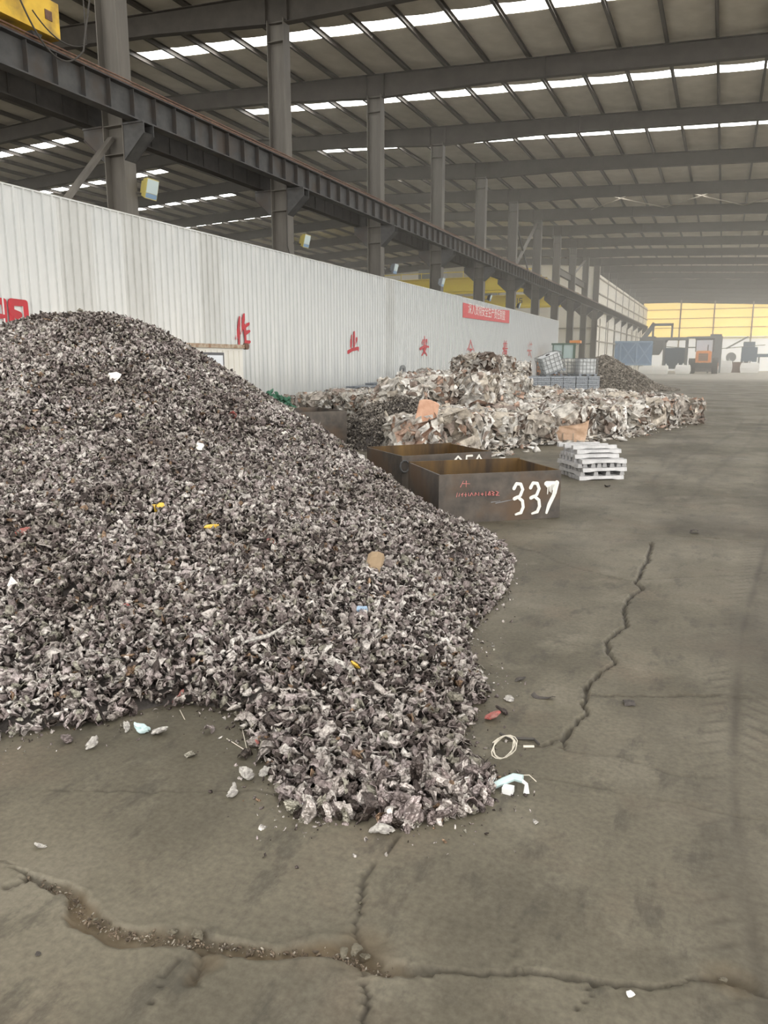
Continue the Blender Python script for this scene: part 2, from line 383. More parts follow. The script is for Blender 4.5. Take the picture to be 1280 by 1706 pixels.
    Q = np.stack([idx[:-1, :-1], idx[:-1, 1:], idx[1:, 1:], idx[1:, :-1]], -1).reshape(-1, 4)
    y1 = ys[-1]; x0, x1, y0 = xs[0], xs[-1], ys[0]
    # middle patch with the far arcs of tyre marks
    xm = np.arange(x0, 6.0, .06); ym = [y1]
    while ym[-1] < 45: ym.append(ym[-1]*1.006)
    ym = np.array(ym); XM, YM = np.meshgrid(xm, ym); DM = np.zeros_like(XM)
    jx = XM+fbm(XM, YM, 1, 4)*.15
    for path, w, k in ([(1275,690),(1262,722),(1235,752),(1190,785),(1140,840),(1120,900)], .05, .5), ([(1240,700),(1225,722),(1130,770),(1092,795),(1085,815),(1105,840),(1130,850)], .05, .55), ([(1160,640),(1150,690),(1120,740),(1098,790)], .05, .4), ([(1290,700),(1292,760),(1284,820),(1290,870)], .14, .6), ([(1180,745),(1130,790),(1115,815)], .05, .4), ([(940,850),(1060,858),(1280,880)], .05, .25):
        d, _ = segdist(jx, YM, [floor_at(*p) for p in path], [1]*len(path))
        DM = np.maximum(DM, np.clip(1.3-d/w, 0, 1)*k*(.7+1.2*fbm(XM, YM, 2, 90)))
    DM = np.maximum(DM, np.clip(fbm(XM*.5, YM*3, .6, 120)-.12, 0, 1)*1.2*np.clip((YM-12)/8, 0, 1))
    DM = np.clip(DM, 0, .8)
    n0 = len(V); ni, nj = XM.shape; im = np.arange(ni*nj).reshape(ni, nj)+n0
    V2 = np.stack([XM, YM, np.zeros_like(XM)], -1).reshape(-1, 3)
    Q2 = np.stack([im[:-1, :-1], im[:-1, 1:], im[1:, 1:], im[1:, :-1]], -1).reshape(-1, 4)
    n1 = n0+len(V2); R = []; RV = []
    def rect(a, b, c, d):
        k = n1+len(RV); RV.extend([(a, c, 0), (b, c, 0), (b, d, 0), (a, d, 0)]); R.append([k, k+1, k+2, k+3])
    ye = ym[-1]; xe = xm[-1]
    rect(-60, x0, -20, 200); rect(x1, 6.0, -20, y1) if 0 else None
    rect(x0, x1, -20, y0); rect(x1, xe, -20, y1); rect(xe, 60, -20, ye); rect(x0, 60, ye, 200)
    VV = np.concatenate([V, V2, np.array(RV)]); QQ = np.concatenate([Q, Q2, np.array(R)])
    me = bpy.data.meshes.new('floor'); me.vertices.add(len(VV)); me.vertices.foreach_set('co', VV.ravel())
    me.loops.add(QQ.size); me.loops.foreach_set('vertex_index', QQ.ravel()); me.polygons.add(len(QQ))
    me.polygons.foreach_set('loop_start', np.arange(0, QQ.size, 4)); me.polygons.foreach_set('loop_total', np.full(len(QQ), 4))
    me.update(calc_edges=True); me.validate()
    me.polygons.foreach_set('use_smooth', [True]*len(QQ))
    a = me.attributes.new('dirt', 'FLOAT', 'POINT'); a.data.foreach_set('value', np.concatenate([D.ravel(), DM.ravel(), np.zeros(len(RV))]))
    a = me.attributes.new('mud', 'FLOAT', 'POINT'); a.data.foreach_set('value', np.concatenate([MU.ravel(), np.zeros(DM.size+len(RV))]))
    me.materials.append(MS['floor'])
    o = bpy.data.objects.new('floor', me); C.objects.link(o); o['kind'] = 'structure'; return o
floor = build_floor()

# ------------------------------------------------------------------ roof
BAY = 7.72; Y0 = 15.95; RIDGE = -28.0; XL = -56.0; XR = 16.4; SL = .045
COLX = -14.0
def rafter_top(x): return 13.15+.63-SL*abs(x-RIDGE)
NB = range(-3, 19)                                   # frames
frame_y = [Y0+BAY*n for n in NB]
ceiling = empty('ceiling', (0, 0, 0), kind='structure')
# rafters: tapered I girders
def rafter_mesh():
    mb = MB(); xs = np.arange(XL, XR+.01, 1.0).tolist()+[XR]
    def depth(x):
        d = .70
        for c in (XL, COLX, XR): d = max(d, .90-.04*abs(x-c))
        return d
    for a, b in zip(xs[:-1], xs[1:]):
        if b-a < .01: continue
        for (off, t, w) in ((0, .02, .28), (1, .02, .28)):
            za = rafter_top(a)-(depth(a)-.02 if off else 0); zb = rafter_top(b)-(depth(b)-.02 if off else 0)
            mb.add([(a,-w/2,za-t),(b,-w/2,zb-t),(b,w/2,zb-t),(a,w/2,za-t),(a,-w/2,za),(b,-w/2,zb),(b,w/2,zb),(a,w/2,za)],
                   [(0,3,2,1),(4,5,6,7),(0,1,5,4),(2,3,7,6)])
        ta, tb = rafter_top(a)-.02, rafter_top(b)-.02; ba, bb = rafter_top(a)-depth(a), rafter_top(b)-depth(b)
        mb.add([(a,-.01,ba),(b,-.01,bb),(b,-.01,tb),(a,-.01,ta),(a,.01,ba),(b,.01,bb),(b,.01,tb),(a,.01,ta)], [(0,1,2,3),(7,6,5,4)])
    for x in (-14.4, -13.6, -28, -7, 1, 8):                 # splice plates and stiffeners
        mb.box(x-.015, x+.015, -.14, .14, rafter_top(x)-depth(x), rafter_top(x))
    return mb.mesh('rafter', MS['rafter'])
rm = rafter_mesh()
for y in frame_y: inst('rafter', rm, (0, y, 0), parent=ceiling)
# purlins
PUR = 1.65
pxs = [RIDGE+.55+PUR*k for k in range(27)]; pxs = [x for x in pxs if x < XR]
pxl = [RIDGE-.55-PUR*k for k in range(17)]
ylen = frame_y[-1]-frame_y[0]
pm = MB(); pm.box(-.05, .05, 0, ylen, 0, .02).box(-.05, -.03, 0, ylen, 0, .2).box(-.05, .05, 0, ylen, .18, .2)
pmesh = pm.mesh('purlin', MS['purlin'])
for x in pxs+pxl: inst('purlin', pmesh, (x, frame_y[0], rafter_top(x)), parent=ceiling)
# sagging insulation pillows and daylight sheets between purlins
def pillow(y0, y1, mt, sag=.07, nm='roof_panel', ny=5):
    vs = []; fs = []; nx = 4
    for j in range(ny+1):
        for i in range(nx+1):
            u = i/nx; v = j/ny
            vs.append((u*PUR, y0+(y1-y0)*v, -sag*math.sin(PI*u)**.7*(.55+.45*math.sin(PI*v))))
    for j in range(ny):
        for i in range(nx):
            a = j*(nx+1)+i; fs.append((a, a+nx+1, a+nx+2, a+1))
    me = bpy.data.meshes.new(nm); me.from_pydata(vs, [], fs); me.materials.append(mt)
    me.polygons.foreach_set('use_smooth', [True]*len(fs)); me.update(); return me
S0, S1 = 3.25, 4.15
pa = pillow(0, S0, MS['foil']); pb = pillow(S1, BAY, MS['foil']); pc = pillow(0, BAY, MS['foil'], ny=8); ps = pillow(S0, S1, MS['skylight'], .03, 'skylight_pane', 2)
cells = [(x, -SL) for x in pxs]+[(x-PUR, SL) for x in pxl]+[(RIDGE-.55, 0)]
def has_sky(x): return (-24.0 < x) or (-46 < x < -33.5)
npan = nsky = 0
stuff = {'foil': [[], []], 'sky': [[], []]}
def join_in(key, me, x, y, z, s, w=1):
    vs, fs = stuff[key]; n = len(vs)
    for v in me.vertices: vs.append((x+v.co.x*w, y+v.co.y, z+v.co.z+s*v.co.x*w))
    for p in me.polygons: fs.append(tuple(i+n for i in p.vertices))
order = sorted(range(len(frame_y)-1), key=lambda i: (frame_y[i] < 8, frame_y[i]))
for bi in order:
    y = frame_y[bi]
    for x, s in cells:
        w = 1.1/PUR if s == 0 else 1
        z = rafter_top(x)+.2 if s else rafter_top(x)+.2
        lst = [('foil', pa), ('foil', pb), ('sky', ps)] if has_sky(x) and s else [('foil', pc)]
        for key, me in lst:
            if key == 'foil' and npan < 290:
                o = inst('roof_panel', me, (x, y, z), (0, -math.atan(s), 0), (w, 1, 1), ceiling); npan += 1
            elif key == 'sky' and nsky < 290:
                o = inst('skylight_pane', me, (x, y, z+.02), (0, -math.atan(s), 0), (1, 1, 1), ceiling); nsky += 1
            else: join_in(key, me, x, y, z+(.02 if key == 'sky' else 0), s, w)
for key, nm, mt in (('foil', 'far_roof_panels', 'foil'), ('sky', 'far_skylight_panes', 'skylight')):
    o = raw(nm, stuff[key][0], stuff[key][1], MS[mt], ceiling, True, kind='stuff')
# opaque outer skin so only the panes let daylight in
sk = MB()
for a, b in ((XL-.6, RIDGE), (RIDGE, XR+.6)):
    za = rafter_top(a)+.34; zb = rafter_top(b)+.34
    sk.add([(a,frame_y[0],za),(b,frame_y[0],zb),(b,frame_y[-1],zb),(a,frame_y[-1],za),(a,frame_y[0],za+.03),(b,frame_y[0],zb+.03),(b,frame_y[-1],zb+.03),(a,frame_y[-1],za+.03)],
           [(0,3,2,1),(4,5,6,7),(0,1,5,4),(1,2,6,5),(2,3,7,6),(3,0,4,7)])
sk.build('roof_sheeting', MS['foil'], ceiling)
# wind-bracing rods in the roof planes
for n0 in (5, 12):
    for k in range(5):
        xa = -10+k*5.2; ya = Y0+BAY*n0
        mb = MB(); z = lambda x: rafter_top(x)-.12
        mb.tube([(xa, ya, z(xa)), (xa+5.2, ya+BAY, z(xa+5.2))], .035, 6); mb.build('brace_rod', MS['girt'], ceiling)
        mb = MB(); mb.tube([(xa+5.2, ya, z(xa+5.2)), (xa, ya+BAY, z(xa))], .035, 6); mb.build('brace_rod', MS['girt'], ceiling)
# ridge-side inclined fly braces at the first purlins beside the columns
for n in range(-1, 8):
    y = Y0+BAY*n
    for x in (-17.5, -10.5, -4, 3, -24):
        mb = MB(); zt = rafter_top(x); mb.bar((x, y, zt-.55), (x, y+.75, zt+.1), .06, .06); mb.build('fly_brace', MS['purlin'], ceiling)

# ------------------------------------------------------------------ columns
ORD = ['first', 'second', 'third', 'fourth', 'fifth', 'sixth', 'seventh', 'eighth', 'ninth', 'tenth', 'eleventh', 'twelfth', 'thirteenth', 'fourteenth', 'fifteenth', 'sixteenth', 'seventeenth', 'eighteenth', 'nineteenth', 'twentieth', 'twenty-first']
def col_meshes():
    s = MB(); d, w = .62, .40
    s.box(-d/2, -d/2+.025, -w/2, w/2, 0, 12.35); s.box(d/2-.025, d/2, -w/2, w/2, 0, 12.35); s.box(-d/2, d/2, -.012, .012, 0, 12.35)
    for z in (6.55, 7.2, 8.1, 11.7): s.box(-d/2, d/2, -w/2+.01, w/2-.01, z, z+.02)
    shaft = s.mesh('shaft', MS['column'])
    b = MB()
    for sgn in (-1, 1):
        x0, x1 = sgn*d/2, sgn*(d/2+.62)
        for yy in (-.17, .17):
            lo = [(x0, 6.4), (x1, 6.95), (x1, 7.2), (x0, 7.2)]
            b.prism(lo, 'y', yy-.012, yy+.012)
        b.box(min(x0, x1), max(x0, x1), -.22, .22, 7.19, 7.23)
        b.add([(x0,-.2,6.4),(x1,-.2,6.95),(x1,.2,6.95),(x0,.2,6.4),(x0,-.2,6.43),(x1,-.2,6.98),(x1,.2,6.98),(x0,.2,6.43)], [(0,1,2,3),(4,7,6,5),(0,4,5,1),(2,6,7,3)])
    br = b.mesh('bracket', MS['steel'])
    p = MB(); p.box(-.38, .38, -.28, .28, 0, .04)
    return shaft, br, p.mesh('base_plate', MS['steel'])
shaft, bracket, bplate = col_meshes()
for i, n in enumerate(range(0, 18)):
    y = Y0+BAY*n
    where = 'rising behind the white partition' if n < 8 else 'beyond the far end of the white partition'
    if n == 0: lb = 'grey steel column nearest the camera, thick, crossing the dark crane beam'
    else: lb = 'grey steel column beside the crane beam, %s from the camera, %s' % (ORD[i], where)
    c = empty('steel_column', (COLX, y, 0), label=lb, cat='column', group='steel columns carrying the crane beam')
    inst('shaft', shaft, (0, 0, 0), parent=c); inst('bracket', bracket, (0, 0, 0), parent=c); inst('base_plate', bplate, (0, 0, 0), parent=c)
# outer rows (left eave)
for i, n in enumerate(range(0, 18, 1)):
    y = Y0+BAY*n
    c = empty('steel_column', (XL, y, 0), label='steel column of the far left eave row behind the partition', cat='column', group='columns of the left eave')
    inst('shaft', shaft, (0, 0, 0), parent=c)
# portal braces between columns
mb = MB(); mb.bar((-14.15, 14.0, 5.0), (-14.15, 15.85, 6.95), .16, .10)
mb.build('diagonal_brace', MS['column'], label='grey diagonal strut meeting the nearest column above the partition', cat='brace')
mb = MB(); mb.bar((-14.1, Y0+BAY*5.1, 7.9), (-14.1, Y0+BAY*6, 12.1), .2, .12)
mb.build('diagonal_brace', MS['column'], label='pale diagonal strut between the sixth and seventh columns above the crane beam', cat='brace')
mb = MB(); mb.bar((-14.1, Y0+BAY*5, 12.0), (-14.1, Y0+BAY*5.75, 8.0), .1, .1)
mb.build('diagonal_brace', MS['steel'], label='thin dark strut crossing the pale strut by the sixth column', cat='brace')
mb = MB(); ibeam(mb, (-14.1, Y0+BAY*7, 9.5), (-14.1, Y0+BAY*9, 9.5), .3, .6)
mb.build('tie_beam', MS['column'], label='grey tie beam above the crane beam between the far columns', cat='beam')
mb = MB(); mb.bar((-14.1, Y0+BAY*8, 9.6), (-14.1, Y0+BAY*9, 12.0), .16, .12)
mb.build('diagonal_brace', MS['column'], label='diagonal strut rising from the tie beam to the roof', cat='brace')

# ------------------------------------------------------------------ crane beams
def runway(x, y0, y1, zb, zt, lab, dark, stiff_out):
    r = empty('crane_runway_beam', (x, y0, 0), label=lab, cat='beam'); L_ = y1-y0
    mb = MB(); mb.box(-.17, .17, 0, L_, zt-.03, zt); mb.build('top_flange', dark, r)
    mb = MB(); mb.box(-.15, .15, 0, L_, zb, zb+.03); mb.build('bottom_flange', dark, r)
    mb = MB(); mb.box(-.012, .012, 0, L_, zb+.03, zt-.03); mb.build('web', dark, r)
    mb = MB(); mb.box(-.035, .035, 0, L_, zt, zt+.02).box(-.012, .012, 0, L_, zt+.02, zt+.07).box(-.03, .03, 0, L_, zt+.07, zt+.11); mb.build('rail', MS['rail'], r)
    sm = MB(); sm.box(-.135, -.012, -.008, .008, zb+.03, zt-.03); sm.box(.012, .135 if stiff_out else .03, -.008, .008, zb+.03, zt-.03); sme = sm.mesh('stiffener', dark)
    yy = .35
    k = 0
    while yy < L_-.2 and k < 190: inst('stiffener', sme, (0, yy, 0), parent=r); yy += .772; k += 1
    return r
runway(-13.35, 4.5, 153, 7.25, 7.93, 'long dark riveted crane runway beam on the near side of the columns', MS['steel'], 1)
runway(-14.68, 4.5, 93, 7.23, 7.90, 'dark crane runway beam on the far side of the columns, behind the near one', MS['steeldark'], 0)
# conductor rail along the near beam
mb = MB(); mb.tube([(-13.12, 4.5, 7.98), (-13.12, 153, 7.98)], .018, 6)
mb.build('power_rail', MS['rail'], label='thin rust-red conductor bar running along the top of the crane beam', cat='rail')
# yellow end carriage
ec = empty('crane_end_carriage', (-13.35, 9, 8.04), label='yellow overhead crane end carriage on the rail at top left', cat='crane')
mb = MB(); mb.box(-.22, .22, 0, 4.4, .10, .78); mb.build('body', MS['yellow'], ec)
for yy in (.5, 3.9):
    mb = MB(); mb.tube([(-.1, yy, .14), (.1, yy, .14)], .14, 16); mb.build('wheel', MS['steel'], ec)
mb = MB(); mb.box(.22, .235, 4.02, 4.2, .38, .56); mb.build('cover_plate', MS['rail'], ec)
mb = MB(); mb.box(-.1, .1, 4.4, 4.5, .2, .42); mb.build('buffer', MS['tyre'], ec)
def catenary(a, b, sag, n=14):
    a = Vector(a); b = Vector(b); return [a.lerp(b, t/n)+Vector((0, 0, -sag*4*(t/n)*(1-t/n))) for t in range(n+1)]
mb = MB(); mb.tube(catenary((-13.05, 12.1, 8.95), (-13.0, 13.9, 8.1), .75)+[Vector((-13.05, 14.0, 8.35)), Vector((-13.1, 14.3, 9.3)), Vector((-13.1, 14.5, 10.4))], .018, 6)
mb.build('festoon_cable', MS['cable'], label='drooping cable loop hanging below the yellow carriage', cat='cable')
mb = MB(); mb.tube(catenary((-13.02, 12.6, 8.4), (-13.1, 14.1, 8.3), .25)+[Vector((-13.15, 14.15, 9.5))], .014, 6)
mb.build('festoon_cable', MS['cable'], label='smaller shallow cable loop beside the yellow carriage', cat='cable')
mb = MB(); mb.tube([(-13.6, 23.3, 7.3), (-13.62, 23.3, 5.4), (-13.6, 23.4, 5.15)], .02, 6)
mb.build('hanging_cable', MS['cable'], label='dark cable hanging straight down beside the second column', cat='cable')

# floodlights on the columns
def flood(y, x, z, lab, body, s=1.0, tilt=-.5):
    r = empty('floodlight', (x, y, z), .5, label=lab, cat='lamp', group='floodlights on the columns')
    yc = Y0+BAY*round((y-Y0)/BAY); q = Euler((0, 0, -.5)).to_matrix() @ Vector((COLX+.30-x, yc+.15-y, -.12))
    mb = MB(); mb.tube([q, (-.12, 0, -.12), (0, 0, -.12), (0, 0, 0)], .022, 6); mb.build('arm', MS['steel'], r)
    e = MB(); e.add([(-.12,-.16,-.2),(.05,-.22,-.24),(.05,.22,-.24),(-.12,.16,-.2),(-.12,-.16,.2),(.05,-.22,.24),(.05,.22,.24),(-.12,.16,.2)],
          [(0,3,2,1),(4,5,6,7),(0,1,5,4),(1,2,6,5),(2,3,7,6),(3,0,4,7)])
    o = e.build('housing', body, r); o.scale = (s, s, s); o.rotation_euler = (0, .25, tilt)
    g = MB(); g.box(.05, .062, -.2, .2, -.1, .22); q = g.build('glass', MS['lampglass'], o)
    g = MB(); g.box(.05, .058, -.2, .2, -.22, -.11); q = g.build('lower_glass', MS['blue'], o)
    for k in range(4):
        f = MB(); f.box(-.2, -.1, -.12+.07*k, -.1+.07*k, -.15, .15); f.build('cooling_fin', body, o)
flood(16.35, -13.45, 5.83, 'boxy floodlight with pale glass on the nearest column', MS['lampyellow'], 1.0)
flood(24.35, -13.5, 5.68, 'boxy yellow-bodied floodlight on the second column', MS['lampyellow'], .9)
flood(32.3, -13.5, 5.6, 'silver floodlight on the third column above the partition', MS['ingotfar'], .9)
flood(38.6, -13.5, 5.6, 'silver floodlight at the left of the fourth column', MS['ingotfar'], .9)
flood(47.9, -13.6, 5.5, 'small dark floodlight on the fifth column', MS['steel'], .8)
flood(55.4, -13.6, 5.5, 'small dark floodlight on the sixth column', MS['steel'], .8)

# ------------------------------------------------------------------ cranes in the left bay
def bridge(y, z0, z1, lab):
    r = empty('bridge_crane', (-41.4, y, 0), label=lab, cat='crane')
    for dy in (-1.2, 1.2):
        mb = MB(); x1 = 26.6
        mb.prism([(0, z0+.5), (1.5, z0), (x1-1.5, z0), (x1, z0+.5), (x1, z1), (0, z1)], 'y', dy-.22, dy+.22); mb.build('girder', MS['yellow_clean'], r)
        mb = MB(); mb.box(0, x1, dy-.03, dy+.03, z1, z1+.08); mb.build('trolley_rail', MS['rail'], r)
        mb = MB()
        for k in range(14): mb.box(.5+k*1.95, .54+k*1.95, dy-.3-.9, dy-.26-.9, z1, z1+.5) if dy < 0 else None
        if mb.v: mb.box(.3, x1-.3, -2.1, -2.06, z1+.45, z1+.5).box(.3, x1-.3, -2.15, -1.4, z1-.04, z1); mb.build('walkway', MS['yellow_clean'], r)
    for x in (.2, 26.4):
        mb = MB(); mb.box(x-.22, x+.22, -2.3, 2.3, 8.02, 8.5); mb.build('end_carriage', MS['yellow_clean'], r)
    mb = MB(); mb.box(15.5, 17.2, -1.5, 1.5, z1+.08, z1+.9); mb.build('hoist_trolley', MS['machine'], r)
    mb = MB()
    ox = 20.9 if y < 80 else 20.0; zz = (z0+z1)/2       # painted digits
    mb.box(ox, ox+.09, -1.43, -1.42, zz-.25, zz+.28)
    for a, b, c, d in ((.25, .6, .2, .28), (.25, .33, 0, .28), (.25, .6, -.03, .05), (.52, .6, -.25, .05), (.25, .6, -.25, -.17)): mb.box(ox+a, ox+b, -1.43, -1.42, zz+c, zz+d)
    mb.build('painted_number', MS['frame'], r)
    return r
bridge(69, 7.75, 8.85, 'nearer yellow bridge crane beyond the white partition, marked 15')
bridge(87.5, 7.6, 8.8, 'farther yellow bridge crane beyond the partition, before the cream end wall')

# ------------------------------------------------------------------ partition wall of ribbed panels
PX = -13.5; PT = 5.09
wl = empty('wall_left', (PX, 0, 0), kind='structure')
def panel_mesh(m, seed):
    r = random.Random(seed); prof = []                # (y, depth)
    for k in range(4):
        y = k*.25; prof += [(y, 0), (y+.085, 0), (y+.092, .04), (y+.128, .04), (y+.135, 0)]
    prof.append((.996, 0)); prof.append((.997, -.012)); prof.append((1.0, -.012))
    vs = []; fs = []
    for z in (0, PT): vs += [(d, y, z) for y, d in prof]
    n = len(prof); fs += [(i, i+1, n+i+1, n+i) for i in range(n-1)]
    vs += [(-.075, 0, 0), (-.075, 1, 0), (-.075, 0, PT), (-.075, 1, PT)]; b = 2*n
    fs += [(b+1, b, b+2, b+3), (b, 0, n, b+2), (n-1, b+1, b+3, 2*n-1)]
    fs.append(tuple([b+2]+list(range(n, 2*n))+[b+3]))
    me = bpy.data.meshes.new('wall_panel'); me.from_pydata(vs, [], fs); me.materials.append(m); me.update(); return me
p1 = panel_mesh(MS['panel'], 1); p2 = panel_mesh(MS['panel2'], 2)
for k in range(0, 66):
    y = 3.3+k
    grey = k in (10, 12) or (k > 4 and rnd.random() < .05 and k < 40)
    inst('wall_panel', p2 if grey else p1, (0, y, 0), parent=wl)
mb = MB(); mb.box(-.09, .035, 3.3, 69.3, PT, PT+.03); mb.build('top_trim', MS['panel'], wl)
mb = MB(); mb.box(-.09, .04, 69.3, 69.36, 0, PT+.03); mb.build('end_trim', MS['panel'], wl)

def brush(name, O, U, Vv, Nn, strokes, w, mt, parent=None, th=.004):
    O = Vector(O); U = Vector(U); Vv = Vector(Vv); Nn = Vector(Nn).normalized(); mb = MB(); lu, lv = U.length, Vv.length
    un, vn = U.normalized(), Vv.normalized()
    P = lambda p, h: O+un*p[0]+vn*p[1]+Nn*h
    h0 = 0
    for st in strokes:
        wd = w
        if isinstance(st[0], (int, float)): wd = st[0]*w; st = st[1]
        pts = [Vector((a*lu, b*lv)) for a, b in st]
        # resample smooth
        n = len(pts)
        for i in range(n-1):
            a, b = pts[i], pts[i+1]; d = (b-a); L_ = d.length
            if L_ < 1e-5: continue
            d /= L_; q = Vector((-d.y, d.x))
            wa = wd*(1.15 if i == 0 else 1)/2; wb = wd*(.62 if i == n-2 else 1)/2
            poly = [a-q*wa, b-q*wb, b+q*wb, a+q*wa]; h0 += .0004
            vs = [P(p, 0) for p in poly]+[P(p, th+h0) for p in poly]
            mb.add(vs, [(4,5,6,7),(0,1,5,4),(1,2,6,5),(2,3,7,6),(3,0,4,7)])
        for i, p in enumerate(pts):
            rr = wd/2*(1.1 if i == 0 else .62 if i == n-1 else 1); h0 += .0004
            c = [p+Vector((math.cos(t*PI/5), math.sin(t*PI/5)))*rr for t in range(10)]
            mb.add([P(x, th+h0) for x in c]+[P(x, 0) for x in c], [tuple(range(10))]+[(k, k+10, (k+1) % 10+10, (k+1) % 10) for k in range(10)])
    return mb.build(name, mt, parent)
S = {
 'ming': [[(0,.95),(.36,.95),(.36,.12)], [(0,.95),(0,.1),(.36,.14)], [(0,.55),(.33,.55)], [(.56,.95),(.55,.4),(.46,0)], [(.56,.95),(.98,.95),(.99,.02),(.88,.08)], [(.56,.68),(.78,.62),(.62,.5)], [(.55,.36),(.95,.36)]],
 'zuo': [[(.34,.95),(.02,.2)], [(.2,.55),(.2,.0)], [(.62,1.06),(.36,.4)], [(.5,.62),(.95,.78)], [(.62,.68),(.66,.02)], [(.64,.42),(.95,.5)], [(.66,.06),(.95,.1)]],
 'ye': [[(.42,.82),(.3,.25)], [(.62,1.0),(.56,.12)], [(.84,.7),(.64,.35)], [(.3,.6),(.22,.3)], [(0,.0),(.4,.14),(.98,.22),(.98,.1)]],
 'an': [[(.48,1.0),(.52,.9)], [(.22,.68),(.3,.8),(.78,.84),(.8,.68)], [(.56,.72),(.36,.62)], [(.55,.58),(.4,.3),(.78,.0)], [(.7,.52),(.5,.2),(.2,.0)], [(0,.34),(.5,.5),(1,.48)]],
 'quan': [[(.5,1.0),(.25,.62),(0,.46)], [(.5,.95),(.75,.65),(1,.44)], [(.28,.5),(.74,.5)], [(.25,.27),(.75,.27)], [(.08,.02),(.92,.04)], [(.5,.5),(.5,.03)]],
 'zhe': [[(.32,1),(.42,.9)], [(.7,1),(.6,.9)], [(.15,.84),(.85,.86)], [(.2,.7),(.8,.72)], [(.05,.56),(.95,.58)], [(.48,.86),(.3,.5),(.0,.24)], [(.35,.42),(.8,.42),(.8,0),(.35,0),(.35,.42)], [(.35,.28),(.8,.28)], [(.35,.14),(.8,.14)]],
 'zhuang': [[(.45,1),(.42,.55)], [(.15,.85),(.22,.72)], [(.55,.86),(.95,.88)], [(.75,1),(.75,.66)], [(.1,.46),(.9,.48)], [(.5,.46),(.3,.16),(.5,.2)], [(.6,.36),(.92,.02)]],
}
for ch, y, z0, wd, hh, mt in (('ming', 11.38, 2.1, .85, .74, 'red'), ('zuo', 19.88, 2.13, .78, .80, 'red'), ('ye', 27.5, 1.97, .95, .76, 'red'), ('an', 35.4, 1.92, 1.2, .86, 'red'),
                              ('quan', 42.9, 1.8, 1.4, 1.0, 'red'), ('zhe', 50.7, 1.84, 1.4, 1.12, 'red'), ('zhuang', 57.7, 1.9, 1.7, 1.15, 'redfade')):
    o = brush('painted_character', (.031, y, z0), (0, wd, 0), (0, 0, hh), (1, 0, 0), S[ch], .13, MS[mt], wl)
# red banner with white characters
bn = empty('banner', (PX+.04, 41.95, 0), label='red banner with one line of white characters near the top of the partition', cat='banner')
mb = MB(); L_ = 10.2
vs = []; fs = []
for i in range(21):
    u = i/20; sagg = .09*math.sin(PI*u); 
    for z in (4.02+.13*u, 4.82+.18*u-sagg):
        vs += [(0, u*L_, z), (.012, u*L_, z)]
for i in range(20):
    a = i*4; b = a+4; fs += [(a+1, b+1, b+3, a+3), (a, a+2, b+2, b), (a+2, a+3, b+3, b+2), (a, b, b+1, a+1)]
mb.add(vs, fs); mb.build('cloth', MS['banner'], bn)
def text_mesh(s, size, mt, parent, mw, name='lettering', ext=.002):
    cu = bpy.data.curves.new('t', 'FONT'); cu.body = s; cu.size = size; cu.extrude = ext; cu.align_x = 'LEFT'; cu.align_y = 'BOTTOM'
    to = bpy.data.objects.new('t', cu); C.objects.link(to); bpy.context.view_layer.update()
    me = bpy.data.meshes.new_from_object(to.evaluated_get(bpy.context.evaluated_depsgraph_get()))
    bpy.data.objects.remove(to); me.materials.clear(); me.materials.append(mt); me.name = name
    o = bpy.data.objects.new(name, me); C.objects.link(o); o.matrix_basis = mw; o.parent = parent; return o
T = Matrix(((0, 0, 1, .016), (1, 0, 0, .95), (0, 1, 0, 4.2), (0, 0, 0, 1)))
try: text_mesh('深入贯彻安全生产责任制度', .68, MS['white'], bn, T @ Matrix.Diagonal((1.02, .8, 1, 1)) if 0 else T)
except Exception as e: print('text', e)

# ------------------------------------------------------------------ other walls
def clad(name, box, mt):
    mb = MB(); mb.box(*box); return mb.build(name, mt, None, kind='structure')
wr = empty('wall_left_rear', (0, 0, 0), kind='structure')     # left wall beyond the open bays
mb = MB(); mb.box(-13.78, -13.72, 93.5, 155, 0, 11.4); mb.build('cladding', MS['cream'], wr)
for z in (1.9, 3.9, 5.6, 9.2, 10.9):
    mb = MB(); mb.box(-13.72, -13.6, 93.5, 155, z, z+.14); mb.build('girt', MS['girt'], wr)
for k in range(9):
    mb = MB(); mb.box(-13.72, -13.62, 95.2+k*6.9, 95.32+k*6.9, 0, 6.6); mb.build('mullion', MS['girt'], wr)
we = empty('wall_left_end', (0, 0, 0), kind='structure')      # end wall of the left bay
mb = MB(); mb.box(-56.4, -13.7, 93.5, 93.6, 0, 13.6); mb.build('cladding', MS['cream'], we)
for z in (1.9, 3.6, 5.4, 8.2): 
    mb = MB(); mb.box(-56.4, -13.7, 93.34, 93.5, z, z+.14); mb.build('girt', MS['girt'], we)
clad('wall_left_outer', (-56.7, -56.5, -11, 155, 0, 13.2), MS['cream'])
# far gable with daylit yellow sheeting
wf = empty('wall_far', (0, 155, 0), kind='structure')
mb = MB(); mb.box(-14.7, 16.5, 0, .1, 0, 5.95); mb.build('lower_cladding', m_added_glow('far_lower_cladding', (.85, .83, .75), .5), wf)  # glow added to brighten this lower wall; it is no light source
gx = [-14.7, -7.9, -2.2, 4.1, 10.2, 16.5]
zr = [6.1, 7.75, 9.4, 11.0, 13.2]
for i in range(5):
    for j in range(4):
        mb = MB(); mb.box(gx[i]+.03, gx[i+1]-.03, -.0, .06, zr[j], zr[j+1]-.03); mb.build('yellow_sheet', MS['yellowsheet'], wf)
for x in gx:
    mb = MB(); mb.box(x-.13, x+.13, -.5, -.05, 0, 13); mb.build('gable_post', MS['girt'], wf)
for z in [6.0]+zr[1:4]:
    mb = MB(); mb.box(-14.7, 16.5, -.2, -.02, z-.06, z+.06); mb.build('girt', MS['girt'], wf)
